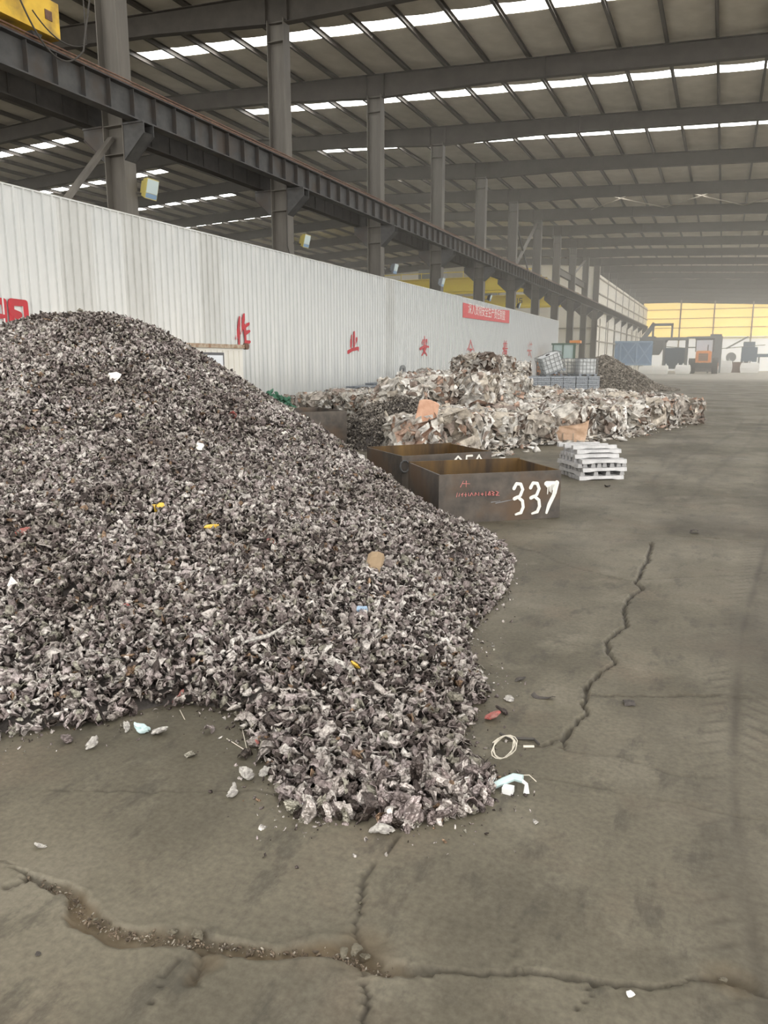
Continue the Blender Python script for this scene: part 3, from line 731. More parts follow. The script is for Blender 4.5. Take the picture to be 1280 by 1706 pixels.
mb = MB(); mb.box(-14.7, 16.5, -.22, -.02, 5.7, 5.95); mb.build('cream_band', MS['yellow_clean'] if 0 else mat('pale_yellow_band', (.9, .82, .5), .7), wf)

# ------------------------------------------------------------------ scrap pieces
def unit(v): return v/np.linalg.norm(v)
PHI = (1+5**.5)/2
ICO_V = np.array([(-1,PHI,0),(1,PHI,0),(-1,-PHI,0),(1,-PHI,0),(0,-1,PHI),(0,1,PHI),(0,-1,-PHI),(0,1,-PHI),(PHI,0,-1),(PHI,0,1),(-PHI,0,-1),(-PHI,0,1)])/1.9
ICO_F = [(0,11,5),(0,5,1),(0,1,7),(0,7,10),(0,10,11),(1,5,9),(5,11,4),(11,10,2),(10,7,6),(7,1,8),(3,9,4),(3,4,2),(3,2,6),(3,6,8),(3,8,9),(4,9,5),(2,4,11),(6,2,10),(8,6,7),(9,8,1)]
def subdiv(V, Fc):
    V = [tuple(v) for v in V]; mid = {}; out = []
    def m(a, b):
        k = (min(a, b), max(a, b))
        if k not in mid:
            p = (np.array(V[a])+np.array(V[b]))/2; p = p/np.linalg.norm(p)*np.linalg.norm(V[a]); V.append(tuple(p)); mid[k] = len(V)-1
        return mid[k]
    for a, b, c in Fc:
        x, y, z = m(a, b), m(b, c), m(c, a); out += [(a, x, z), (b, y, x), (c, z, y), (x, y, z)]
    return np.array(V), out
def nugget(r, hi=False):
    V, Fc = (ICO_V.copy(), ICO_F)
    if hi: V, Fc = subdiv(V, Fc)
    n = len(V); V = V*(1+r.uniform(-.42, .42, (n, 1)))*np.array([1.15, r.uniform(.4, .7), r.uniform(.22, .42)])
    V = V+r.uniform(-.10, .10, V.shape); V[:, 2] += .25*(V[:, 0]**2)*r.uniform(-1, 1)
    return V*.5, [tuple(f) for f in Fc]
def sheet(r, nx, ny, lx, ly, curl, th, jag=.12):
    top = []
    for j in range(ny+1):
        for i in range(nx+1):
            u = i/nx-.5; v = j/ny-.5
            top.append((u*lx, v*ly))
    top = np.array(top); top += r.uniform(-jag, jag, top.shape)*np.array([lx/nx, ly/ny])
    ang = curl*top[:, 0]/lx; R_ = lx/max(abs(curl), .05)*np.sign(curl)
    X = R_*np.sin(ang); Z = R_*(1-np.cos(ang))+top[:, 1]**2*r.uniform(-1.2, 1.2)/ly
    twist = r.uniform(-.9, .9)*top[:, 1]/ly
    Y = top[:, 1]; X, Z = X*np.cos(twist)-Z*np.sin(twist), X*np.sin(twist)+Z*np.cos(twist)
    Z = Z+r.uniform(-.07, .07, Z.shape)*lx
    T_ = np.stack([X, Y, Z], 1); B_ = T_-np.array([0, 0, th]); n = len(T_); fs = []
    for j in range(ny):
        for i in range(nx):
            a = j*(nx+1)+i; q = (a, a+1, a+nx+2, a+nx+1); fs.append(q); fs.append(tuple(k+n for k in reversed(q)))
    ring = [i for i in range(nx+1)]+[j*(nx+1)+nx for j in range(1, ny+1)]+[ny*(nx+1)+i for i in range(nx-1, -1, -1)]+[j*(nx+1) for j in range(ny-1, 0, -1)]
    for a, b in zip(ring, ring[1:]+ring[:1]): fs.append((b, a, a+n, b+n))
    V = np.concatenate([T_, B_]); V -= V.mean(0); return V, fs
def tri(fs):
    out = []
    for f in fs:
        if len(f) == 3: out.append(f)
        else: out += [(f[0], f[1], f[2]), (f[0], f[2], f[3])]
    return np.array(out)
r_ = np.random.RandomState(5)
LOW = [nugget(r_) for _ in range(6)]+[sheet(r_, 2, 2, 1.15, .75, r_.uniform(.8, 3.2)*r_.choice([-1, 1]), .05, .3) for _ in range(8)]+[sheet(r_, 4, 1, 1.5, .32, r_.uniform(.6, 3.2), .06) for _ in range(3)]
def crumple(r, asp, lvl=2):
    V, Fc = ICO_V.copy(), ICO_F
    for _ in range(lvl): V, Fc = subdiv(V, Fc)
    V = np.array(V); V /= np.linalg.norm(V, axis=1)[:, None]; d = np.zeros(len(V))
    for k in range(11):                             # fold creases across the lump
        a = unit(r.normal(size=3)); o = r.uniform(-.7, .7); d -= r.uniform(.06, .2)*np.exp(-((V@a-o)/r.uniform(.06, .16))**2)
    for k in range(5):                              # flat dents
        a = unit(r.normal(size=3)); d -= .45*np.clip(V@a-.62, 0, 1)
    V = V*(1+d+r.uniform(-.05, .05, len(V)))[:, None]*np.array(asp)
    b = r.uniform(-.45, .45); V[:, 1] += b*V[:, 0]**2/asp[0]; t = V[:, 0]*r.uniform(-1, 1); V[:, 1], V[:, 2] = V[:, 1]*np.cos(t)-V[:, 2]*np.sin(t), V[:, 1]*np.sin(t)+V[:, 2]*np.cos(t)
    return V*.55, [tuple(f) for f in Fc]
HIGH = [crumple(r_, a) for a in ((1, .7, .45), (.9, .8, .6), (1.3, .5, .4), (1, .62, .35), (1.35, .55, .5), (.95, .85, .4), (1.1, .6, .55), (1.2, .45, .35))]+[sheet(r_, 4, 3, 1.1, .85, r_.uniform(1.2, 3.8)*r_.choice([-1, 1]), .05) for _ in range(6)]+[sheet(r_, 6, 1, 1.5, .36, r_.uniform(.8, 3), .07) for _ in range(2)]
LOWT = [(v, tri(f)) for v, f in LOW]
def rotmats(n, r):
    q = r.normal(size=(n, 4)); q /= np.linalg.norm(q, axis=1)[:, None]; w, x, y, z = q.T
    return np.stack([1-2*(y*y+z*z), 2*(x*y-z*w), 2*(x*z+y*w), 2*(x*y+z*w), 1-2*(x*x+z*z), 2*(y*z-x*w), 2*(x*z-y*w), 2*(y*z+x*w), 1-2*(x*x+y*y)], 1).reshape(n, 3, 3)
def scatter_mesh(name, P, size, r, extra=None, mats=None, shapes=None, flat=None, extra_mat=0):
    shapes = shapes or LOWT; n = len(P); which = r.randint(0, len(shapes), n); Rm = rotmats(n, r)
    VV = []; FF = []; off = 0
    for k, (V, Fc) in enumerate(shapes):
        ii = np.where(which == k)[0]
        if not len(ii): continue
        W = np.einsum('nij,vj->nvi', Rm[ii], V)
        if flat is not None: W[:, :, 2] *= flat
        W = W*size[ii][:, None, None]+P[ii][:, None, :]
        m = len(V); VV.append(W.reshape(-1, 3)); FF.append((Fc[None]+(np.arange(len(ii))*m)[:, None, None]+off).reshape(-1, 3)); off += m*len(ii)
    V = np.concatenate(VV); Fc = np.concatenate(FF); mi = np.zeros(len(Fc), int)
    if extra:
        ev, ef = extra; Fc = np.concatenate([Fc, ef+len(V)]); V = np.concatenate([V, ev]); mi = np.concatenate([mi, np.full(len(ef), 1)])
    me = bpy.data.meshes.new(name); me.vertices.add(len(V)); me.vertices.foreach_set('co', V.ravel())
    me.loops.add(Fc.size); me.loops.foreach_set('vertex_index', Fc.ravel().astype(np.int32)); me.polygons.add(len(Fc))
    me.polygons.foreach_set('loop_start', np.arange(0, Fc.size, 3)); me.polygons.foreach_set('loop_total', np.full(len(Fc), 3))
    me.polygons.foreach_set('material_index', mi); me.update(calc_edges=True)
    for m in mats: me.materials.append(m)
    return me

# crumbs and mud lumps lying in the wide crack
q = []
cp = [floor_at(*p) for p in [(35,1462),(95,1480),(115,1495),(150,1530),(190,1548),(230,1558),(300,1563),(340,1568),(400,1575),(470,1582),(555,1590),(590,1602),(640,1620)]]
for _ in range(900):
    k = rs.randint(len(cp)-1); t = rs.rand(); b = cp[k]*(1-t)+cp[k+1]*t; q.append((b[0]+rs.normal()*.014, b[1]+rs.normal()*.012, -.014+rs.rand()*.006))
me = scatter_mesh('crack_gravel', np.array(q), .003+.013*rs.rand(900)**3, rs, None, [MS['gravel']], shapes=LOWT[:6])
o = bpy.data.objects.new('crack_gravel', me); C.objects.link(o); tag(o, 'brown gravel crumbs lying in the wide floor crack', 'gravel', kind='stuff')

# ------------------------------------------------------------------ the big heap
GX0, GX1, GY0, GY1, GS = -13.0, .0, .6, 13.0, .06
gx_ = np.arange(GX0, GX1, GS); gy_ = np.arange(GY0, GY1, GS); HX, HY = np.meshgrid(gx_, gy_)
foot_px = [(858,935),(852,965),(835,1000),(800,1035),(782,1065),(775,1090),(800,1120),(812,1165),(785,1205),(770,1240),(800,1270),(828,1300),(812,1355),(690,1380),(600,1372),(490,1365),(462,1325),(440,1270),(410,1225),(390,1190),(330,1178),(260,1180),(180,1205),(60,1222),(-60,1240),(-300,1290)]
foot = [floor_at(*p) for p in foot_px]
ridge_px = [((-420,640), 6.0), ((-200,575), 6.4), ((0,552), 7.0), ((60,526), 7.2), ((130,522), 7.3), ((200,523), 7.4), ((260,544), 7.5), ((330,586), 7.6), ((420,645), 7.6), ((500,694), 7.5), ((560,734), 7.35), ((640,792), 7.05), ((700,843), 6.75), ((760,873), 6.55), ((820,892), 6.5)]
ridge = [at_y(p[0], p[1], y) for p, y in ridge_px]
back = []
for q in ridge[::-1]:
    u = unit(np.array([q[0]-.0, q[1]])); d = .18+q[2]*1.45; back.append(np.array([q[0]+u[0]*d*.7-.1*d, q[1]+u[1]*d]))
poly = foot+[np.array([-9.5, 1.2]), np.array([-12.5, 3.0])]+back[::-1]
poly = np.array(poly)
def inside(X, Y, P):
    r = np.zeros(X.shape, bool); n = len(P); j = n-1
    for i in range(n):
        xi, yi = P[i]; xj, yj = P[j]
        c = ((yi > Y) != (yj > Y)) & (X < (xj-xi)*(Y-yi)/(yj-yi+1e-12)+xi); r ^= c; j = i
    return r
mask = inside(HX, HY, poly)
fix = np.zeros_like(HX, bool); H = np.zeros_like(HX)
for a, b in zip(ridge[:-1], ridge[1:]):
    n = int(np.linalg.norm(b-a)/.03)+2
    for t in np.linspace(0, 1, n):
        p = a+(b-a)*t; i = int(round((p[1]-GY0)/GS)); j = int(round((p[0]-GX0)/GS))
        if 0 <= i < H.shape[0] and 0 <= j < H.shape[1]: fix[i, j] = True; H[i, j] = p[2]
Hf = H.copy()
# initial guess: distance blend, then relax
dr, _ = segdist(HX, HY, [r[:2] for r in ridge], [1]*len(ridge)); de, _ = segdist(HX, HY, [p for p in poly]+[poly[0]], [1]*(len(poly)+1))
hz = np.zeros_like(H); 
dd = np.stack([np.hypot(HX-r[0], HY-r[1]) for r in ridge]); zz = np.array([r[2] for r in ridge])[np.argmin(dd, 0)]
H = np.where(mask, zz*de/(de+dr+1e-6), 0); H[fix] = Hf[fix]
free = mask & ~fix
for it in range(1400):
    A = .25*(H[:-2, 1:-1]+H[2:, 1:-1]+H[1:-1, :-2]+H[1:-1, 2:])
    H[1:-1, 1:-1] = np.where(free[1:-1, 1:-1], A+.00015, H[1:-1, 1:-1])
for it in range(5):
    A = .25*(H[:-2, 1:-1]+H[2:, 1:-1]+H[1:-1, :-2]+H[1:-1, 2:]); H[1:-1, 1:-1] = np.where(mask[1:-1, 1:-1], A, 0)
lift = np.clip(H/.25, 0, 1)
H = H+lift*(fbm(HX, HY, .9, 200)*.16+fbm(HX, HY, 3.2, 210)*.07)*(1-.75*np.exp(-(dr/.5)**2))
H = np.where(mask, H+.03*np.clip(de/.12, 0, 1), 0)
def hsample(x, y):
    u = (x-GX0)/GS; v = (y-GY0)/GS; j = np.clip(u.astype(int), 0, H.shape[1]-2); i = np.clip(v.astype(int), 0, H.shape[0]-2); fu = u-j; fv = v-i
    return (H[i, j]*(1-fu)+H[i, j+1]*fu)*(1-fv)+(H[i+1, j]*(1-fu)+H[i+1, j+1]*fu)*fv
ny, nx = H.shape; idx = np.arange(ny*nx).reshape(ny, nx); mq = (mask[:-1, :-1] | mask[1:, 1:] | mask[1:, :-1] | mask[:-1, 1:])
q = np.stack([idx[:-1, :-1], idx[:-1, 1:], idx[1:, 1:], idx[1:, :-1]], -1)[mq]
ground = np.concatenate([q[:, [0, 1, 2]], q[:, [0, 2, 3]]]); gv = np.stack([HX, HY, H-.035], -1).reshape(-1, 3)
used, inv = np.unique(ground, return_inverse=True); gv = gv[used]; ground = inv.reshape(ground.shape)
# sample piece positions, denser where they face the camera
N0 = 290000
PXs = rs.uniform(GX0+.1, GX1-.1, N0); PYs = rs.uniform(GY0+.1, GY1-.1, N0)
ins = inside(PXs, PYs, poly); PXs, PYs = PXs[ins], PYs[ins]
gx2 = (hsample(PXs+.06, PYs)-hsample(PXs-.06, PYs))/.12; gy2 = (hsample(PXs, PYs+.06)-hsample(PXs, PYs-.06))/.12
facing = -(gx2*(-PXs)+gy2*(-PYs))/np.hypot(PXs, PYs)
drp = np.min(np.stack([np.hypot(PXs-r[0], PYs-r[1]) for r in ridge]), 0)
dist = np.hypot(PXs, PYs)
vis = (PXs > -PYs*1.15-1.0)                     # left edge of what a camera near here can see
keep = ((facing > -.15) | (drp < .5)) & vis
thin = rs.rand(len(PXs)) < np.where(keep, 1.0, .18)
PXs, PYs, dist, keep = PXs[thin], PYs[thin], dist[thin], keep[thin]
n = len(PXs); size = .034+.030*rs.rand(n)**1.6; size = np.where(keep, size, size*2)
size = size*(1+.35*np.clip((3.4-dist)/1.2, 0, 1)); big = rs.rand(n) < .04; size = np.where(big, size*1.6, size)
PZs = hsample(PXs, PYs)+rs.uniform(-.012, .022, n)+.005
P = np.stack([PXs, PYs, np.maximum(PZs, size*.32)], 1)
# a few strays just outside the toe
o_ = np.argsort(np.hypot(P[:, 0]+.35, P[:, 1]-1.6)); near = o_[:282]; rest = o_[282:]
print('heap pieces', n, keep.sum())
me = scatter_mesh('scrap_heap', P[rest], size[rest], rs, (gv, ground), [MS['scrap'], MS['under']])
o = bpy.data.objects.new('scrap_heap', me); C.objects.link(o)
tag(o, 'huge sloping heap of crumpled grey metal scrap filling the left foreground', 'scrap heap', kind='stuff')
hm = []
for k, (V, Fc) in enumerate(HIGH):
    m = bpy.data.meshes.new('scrap_piece'); m.from_pydata([tuple(v*.05) for v in V], [], Fc); m.materials.append(MS['scrap']); m.update(); hm.append(m)
for i in near:
    s = float(size[i])
    inst('scrap_piece', hm[rs.randint(len(hm)) if rs.rand() < .3 else rs.randint(8)], P[i], tuple(rs.uniform(-PI, PI, 3)), (s*22,)*3, label='crumpled grey metal scrap piece lying at the near foot of the big heap', cat='scrap piece', group='scrap pieces at the near foot of the heap')
# distinct pieces, each singled out
def lone(px, py, s, lab, m=None, shape=None, z=None, up=0., name='scrap_piece', cat='scrap piece', sq=(1, 1, 1), rot=None):
    p = floor_at(px, py); m = m or (MS['pale'] if 'pale' in lab or 'lit' in lab or 'rounded' in lab else None)
    if cat == 'scrap piece': s = s*1.2
    if 'dark' in lab or 'black' in lab: sq = (1, .8, .45); rot = (float(rs.uniform(-.15, .15)), float(rs.uniform(-.15, .15)), float(rs.uniform(0, 6)))
    V, Fc = HIGH[shape if shape is not None else rs.randint(len(HIGH))]
    rot = rot or (float(rs.uniform(-.5, .5)), float(rs.uniform(-.5, .5)), float(rs.uniform(0, 6)))
    E_ = Euler(rot).to_matrix(); W = [E_ @ Vector((v[0]*s*sq[0], v[1]*s*sq[1], v[2]*s*sq[2])) for v in V]
    zz = -min(w.z for w in W)+up
    return raw(name, W, Fc, m or MS['scrap'], None, label=lab, cat=cat).__setattr__('location', (p[0], p[1], zz))
lone(412, 1300, .062, 'pale crumpled scrap lump alone on the floor left of the heap toe, beside another', shape=1)
lone(390, 1324, .055, 'pale scrap lump farthest left off the heap toe, on the thin floor crack', shape=2)
lone(441, 1290, .055, 'rounded scrap lump just right of the two outlying lumps by the toe', shape=3)
lone(638, 1388, .06, 'single lit scrap lump fallen in front of the heap toe above the crack', shape=4)
lone(408, 1262, .05, 'flat leaf-like grey scrap flake on the floor left of the toe', shape=9)
lone(318, 1260, .045, 'dark small scrap flake alone on the bare floor below the left heap edge', shape=10)
lone(350, 1222, .045, 'thin bent scrap flake on bare floor in the bay of the heap edge', shape=11)
lone(266, 1224, .065, 'pale curled scrap lump beside the bluish one below the left heap edge', shape=5)
lone(236, 1222, .06, 'pale bluish scrap lump below the left heap edge', MS['plasticblue'], 6)
lone(212, 1216, .055, 'pale scrap lump left of the bluish one below the heap edge', shape=7)
lone(156, 1247, .06, 'white upright scrap lump below the left heap edge', MS['pale'], 0)
lone(112, 1238, .05, 'grey scrap bit leftmost of the strays below the left heap edge', shape=1)
lone(66, 1413, .03, 'tiny pale crumpled bit alone on the floor near the left frame edge', MS['pale'], 2)
lone(63, 1590, .022, 'tiny dark bit on the floor below the wide crack at far left', MS['under'], 3)
lone(808, 1022, .04, 'small pale scrap bit on open floor right of the heap', MS['pale'], 4)
lone(848, 1167, .05, 'pale scrap nugget on open floor right of the heap, above the wire coil', shape=5)
lone(905, 1164, .075, 'dark curved scrap sliver on open floor left of the long crack', MS['under'], 14)
lone(1048, 1174, .06, 'dark flat bit on the floor right of the long crack', MS['under'], 9)
lone(866, 1134, .05, 'dark small lump on open floor right of the heap, above the pale nugget', MS['under'], 6)
lone(820, 1199, .07, 'red-tinged scrap piece at the right edge of the heap toe', MS['scrapred'], 5)
lone(838, 1188, .05, 'brown-grey scrap bit next to the red-tinged piece', shape=2)
lone(1157, 888, .09, 'small black bit on the floor far right of the numbered bin', MS['under'], 9)
lone(1012, 811, .08, 'small dark bit on the floor in front of the ingot stack', MS['under'], 10)
lone(1050, 1660, .022, 'white crumbs on the floor below the right end of the wide crack', MS['white'], 1)
for k, (a, b) in enumerate([(288, 1552), (330, 1556), (92, 1468), (130, 1505), (160, 1528), (250, 1552), (420, 1572), (572, 1586), (592, 1580), (610, 1592), (1208, 1630), (600, 1500), (596, 1515)]):
    lone(a, b, [.034, .042, .016, .016, .02, .016, .014, .04, .045, .04, .03, .02, .02][k], ['flat square chip of concrete in the wide crack', 'triangular chip of concrete in the wide crack, right of the square one',
         'pebble at the left tip of the wide crack', 'pebble in the wide crack, second from its left tip', 'pebble where the wide crack bends', 'pebble left of the square chip in the wide crack', 'pebble in the brown middle of the wide crack',
         'leftmost broken concrete lump where the two cracks meet', 'middle broken concrete lump where the two cracks meet', 'rightmost broken concrete lump where the two cracks meet', 'concrete lump at the right rise of the wide crack', 'upper pebble in the narrow crack below the heap toe', 'lower pebble in the narrow crack below the heap toe'][k],
         MS['floor'], 0 if k > 1 else 1, up=-.012, name='concrete_chip', cat='rubble', sq=(1, 1, .8))
# coloured bits on the slope: march the view ray onto the heap
def on_heap(px, py):
    d = RC @ np.array([px-CX, CY-py, -F_PX]); d = d/np.linalg.norm(d); t = 1.2
    while t < 14:
        p = np.array([0, 0, CAMH])+d*t
        if p[2] <= hsample(np.array([p[0]]), np.array([p[1]]))[0]+.02: return p
        t += .02
    return None
for px, py, s, mt, lab, sh in [(264, 843, .09, 'scrapyellow', 'small bright yellow scrap chip in the middle of the heap slope', 9), (454, 903, .09, 'scrapred', 'red scrap chip on the heap slope left of centre', 4), (600, 1018, .08, 'scrapblue', 'pale blue crumpled bit low on the heap slope', 10),
        (387, 692, .11, 'scrapred', 'dark red scrap chip high on the heap slope', 9), (332, 747, .13, 'bag', 'white rag-like bit high on the heap slope', 12), (186, 630, .15, 'bag', 'white shining flake near the heap top', 8), (212, 1012, .07, 'scrapred', 'pink-red chip low on the left of the heap slope', 1),
        (296, 1163, .07, 'scrapred', 'pink chip at the left lower edge of the heap', 2), (432, 1236, .05, 'scrapred', 'pink chip at the left of the heap toe', 3), (352, 878, .09, 'scrapyellow', 'orange-yellow chip on the heap slope right of the bright yellow one', 4),
        (592, 1108, .06, 'scrapyellow', 'orange chip on the toe slope', 5), (36, 888, .1, 'scrapred', 'red chip near the left frame edge on the slope', 6), (685, 1345, .10, 'ingot', 'largest pale elongated scrap lump at the front of the heap toe', 4), (505, 1350, .075, 'ingot', 'pale round scrap lump at the front left corner of the toe', 5),
        (218, 738, .08, 'bag', 'small white bit on the upper slope left of centre', 2), (475, 722, .08, 'bag', 'white bit at the upper right edge of the slope', 1), (40, 975, .14, 'bag', 'pale bone-like scrap lying at the far left of the slope', 14)]:
    p = on_heap(px, py)
    if p is None: continue
    V, Fc = HIGH[sh]; o = raw('scrap_piece', V*s, Fc, MS[mt], None, label=lab, cat='scrap piece'); o.location = p; o.rotation_euler = tuple(rs.uniform(-1, 1, 3))
p = on_heap(430, 1075)
mb = MB(); mb.tube([(p[0]-.07, p[1]-.03, p[2]+.015), (p[0]-.02, p[1], p[2]+.03), (p[0]+.04, p[1]+.04, p[2]+.045), (p[0]+.1, p[1]+.1, p[2]+.085)], [.006, .011, .010, .005], 6)
mb.build('metal_strip', MS['pale'], label='long whitish curved strip lying on the lower heap slope', cat='strip')
p = on_heap(625, 945)
o = raw('scrap_piece', HIGH[9][0]*.17, HIGH[9][1], MS['wood'], None, label='large rust-brown plate on the right part of the heap slope', cat='scrap piece'); o.location = p+np.array([0, 0, .03]); o.rotation_euler = (.9, .3, .5)

# wire coil, plastic piece, rod and straws on the floor
c = floor_at(840, 1268); mb = MB()
pts = [Vector((c[0]+math.cos(t*.42)*(.045+.006*math.sin(t)), c[1]+.02+math.sin(t*.42)*.018-.004*t*.3, .055+math.sin(t*.42+.4)*.045+.0005*t)) for t in range(52)]
mb.tube(pts, .0022, 5); mb.build('wire_coil', MS['wire'], label='loose coil of pale wire on the floor right of the heap toe', cat='wire')
pp = empty('plastic_fitting', (*floor_at(835, 1320), 0), label='white and pale blue broken plastic fitting on the floor at the heap toe', cat='plastic piece')
mb = MB(); mb.tube([(-.03, .01, .015), (0, .03, .03), (.035, .05, .045), (.07, .05, .045)], [.012, .014, .015, .016], 8); mb.build('arm', MS['plasticblue'], pp)
mb = MB(); mb.box(-.055, -.035, .0, .05, 0, .03); mb.build('strap', MS['plastic'], pp)
mb = MB(); mb.box(.005, .045, -.01, .025, 0, .025); mb.build('foot', MS['plastic'], pp)
mb = MB(); mb.tube([(.06, .05, .04), (.085, .045, .03), (.09, .03, .0)], [.008, .007, .012], 6); mb.build('hook', MS['plastic'], pp)
mb = MB(); mb.tube([(.05, .06, .05), (.09, .07, .055), (.12, .06, .04)], .002, 4); mb.build('wire', MS['wire'], pp)
def rod(pts, r, mt, lab, cat='rod', name='thin_rod'):
    mb = MB(); mb.tube([(*floor_at(a, b), h) for a, b, h in pts], r, 6); mb.build(name, MS[mt], label=lab, cat=cat)
rod([(833,1226,.012), (848,1233,.01), (890,1235,.01), (898,1243,.008)], .006, 'cable', 'thin dark rod lying on the floor above the wire coil')
rod([(872,1246,.006), (890,1246,.006)], .006, 'wire', 'short pale stick beside the thin dark rod', 'stick', 'stick')
rod([(402,1208,.008), (412,1252,.004)], .002, 'wire', 'upright-lying straw by the left of the toe', 'straw', 'straw')
rod([(378,1232,.004), (412,1254,.006)], .002, 'wire', 'slanting straw crossing toward the left of the toe', 'straw', 'straw')
rod([(300,1185,.006), (308,1200,.004)], .002, 'wire', 'short straw at the left lower heap edge', 'straw', 'straw')

# fine litter
nl = 700; q = []
while len(q) < nl:
    k = rs.randint(len(foot)-1); t = rs.rand(); b = foot[k]*(1-t)+foot[k+1]*t; d = abs(rs.normal())*.12; a = rs.uniform(0, 2*PI); p = b+np.array([math.cos(a), math.sin(a)])*d
    if not inside(np.array([p[0]]), np.array([p[1]]), poly)[0]: q.append((p[0], p[1], .004))
q = np.array(q); me = scatter_mesh('floor_litter', q, .005+.022*rs.rand(nl)**3, rs, None, [MS['scrap']])
o = bpy.data.objects.new('floor_litter', me); C.objects.link(o); tag(o, 'fine crumbs of scrap scattered on the floor around the heap foot', 'litter', kind='stuff')

# ------------------------------------------------------------------ steel bins
def steel_bin(A, ang, L_, W_, Hh, lab, name='steel_bin', t=.02, inside_m='bin_rust'):
    r = empty(name, (A[0], A[1], 0), ang, label=lab, cat='bin', group='open steel bins')
    z0 = .02
    mb = MB(); mb.box(0, L_, 0, t, z0, Hh); mb.build('front_plate', MS['bin'], r)
    mb = MB(); mb.box(0, L_, W_-t, W_, z0, Hh+.01); mb.build('rear_plate', MS[inside_m], r)
    mb = MB(); mb.box(0, t, t, W_-t, z0, Hh); mb.build('side_plate', MS['bin'], r)
    mb = MB(); mb.box(L_-t, L_, t, W_-t, z0, Hh); mb.build('side_plate', MS[inside_m], r)
    mb = MB(); mb.box(0, L_, 0, W_, 0, z0); mb.build('base_plate', MS['bin'], r)
    for x in (.12*L_, .88*L_):
        mb = MB(); mb.tube([(x-.05, W_/2, Hh-.09), (x-.05, W_/2, Hh-.09)], .01, 6) if 0 else None
    return r
A = np.array([-2.50, 7.13]); B = np.array([-1.455, 7.97]); ang = math.atan2(B[1]-A[1], B[0]-A[0]); L1 = float(np.hypot(*(B-A)))
b1 = steel_bin(A, ang, L1, 1.02, .50, 'nearest open steel bin, painted with a white 337')
def digits(parent, strokes_list, x0, z0, w, h, gap, wid, mt):
    for k, st in enumerate(strokes_list):
        brush('painted_digit', (x0+k*(w+gap), -.001, z0), (w, 0, 0), (0, 0, h), (0, -1, 0), st, wid, MS[mt], parent, th=.002)
three = [[(.05,.82),(.25,.97),(.62,.95),(.8,.78),(.62,.6),(.28,.5)], [(.1,.5),(.4,.55),(.8,.42),(.88,.22),(.7,.05),(.25,.0)]]
seven = [[1.4, [(.0,.93),(.95,.95)]], [1.3, [(.9,.95),(.68,.55),(.3,.25),(.1,.0)]], [.35, [(.15,.9),(.12,.6)]], [.35, [(.28,.9),(.3,.68)]], [.3, [(.4,.9),(.42,.65)]], [.35, [(.55,.9),(.55,.72)]], [.9, [(.95,.95),(.8,.6)]], [.7, [(.05,.85),(.35,.88)]]]
digits(b1, [three, three, seven], L1*.60, .06, .13, .33, .055, .032, 'white')
mk = [[(0,.2),(.02,.9)],[(.06,.3),(.08,.8)],[(.12,.5),(.16,.8),(.14,.2)],[(.2,.5),(.26,.5)],[(.23,.2),(.23,.85)],[(.3,.3),(.3,.8)],[(.34,.3),(.38,.8),(.42,.3)],[(.46,.3),(.48,.8),(.52,.4)],[(.56,.3),(.56,.8)],[(.62,.5),(.68,.5)],[(.65,.3),(.65,.7)],[(.74,.2),(.74,.9)],[(.8,.3),(.84,.9),(.86,.3),(.8,.3)],[(.9,.9),(.95,.7),(.9,.5),(.95,.3),(.9,.2)],[(1.0,.9),(1.06,.7),(1.0,.2),(1.08,.2)]]
brush('chalk_marking', (L1*.14, -.001, .26), (.42, 0, 0), (0, 0, .06), (0, -1, 0), mk, .006, MS['redfade'], b1, th=.001)
brush('chalk_marking', (L1*.17, -.001, .37), (.1, 0, 0), (0, 0, .06), (0, -1, 0), [[(0,0),(.3,1)],[(.2,.6),(1,.5)],[(.6,1),(.6,0)]], .006, MS['redfade'], b1, th=.001)
brush('scratch', (L1*.42, -.001, .2), (.25, 0, 0), (0, 0, .03), (0, -1, 0), [[(0,0),(.4,.3)],[(.2,-.4),(1,.6)]], .005, MS['ingotfar'], b1, th=.001)
A2 = np.array([-3.42, 8.42]); a2 = math.atan2(1.0, .9)
b2 = steel_bin(A2, a2, 1.25, 1.05, .50, 'rust-brown open steel bin with white digits behind the nearest bin')
for v in b2.children: pass
two = [[(.05,.8),(.4,1),(.8,.8),(.6,.45),(.1,.0),(.9,.0)]]; five = [[(.9,1),(.2,1),(.15,.6),(.6,.65),(.85,.35),(.5,.0),(.1,.05)]]; zero = [[(.5,1),(.15,.7),(.15,.3),(.5,.0),(.85,.3),(.85,.7),(.5,1)]]
digits(b2, [two, five, zero], .72, .26, .11, .2, .035, .022, 'white')
mb = MB(); mb.box(.3, .55, -.004, 0, .2, .42); mb.build('red_smear', MS['rail'], b2)
mb = MB(); mb.tube([(.02+.06*math.cos(t/10*2*PI), -.03, .38+.07*math.sin(t/10*2*PI)) for t in range(11)], .013, 6, False); mb.build('lifting_ring', MS['steel'], b2)
b3 = steel_bin(np.array([-7.15, 11.6]), math.atan2(1.15, .85), 1.45, 1.2, .72, 'dark red-brown open steel bin left behind the heap, with white strokes', inside_m='bin')
brush('painted_digit', (.36, -.001, .3), (.3, 0, 0), (0, 0, .36), (0, -1, 0), [[(.1,1),(.25,0)], [(.75,1),(.5,.1),(1.2,.1)], [(1.0,.9),(.95,-.1)]], .03, MS['white'], b3, th=.002)
mb = MB(); mb.box(.44, .62, -.004, 0, .34, .68); mb.build('red_patch', MS['rail'], b3)

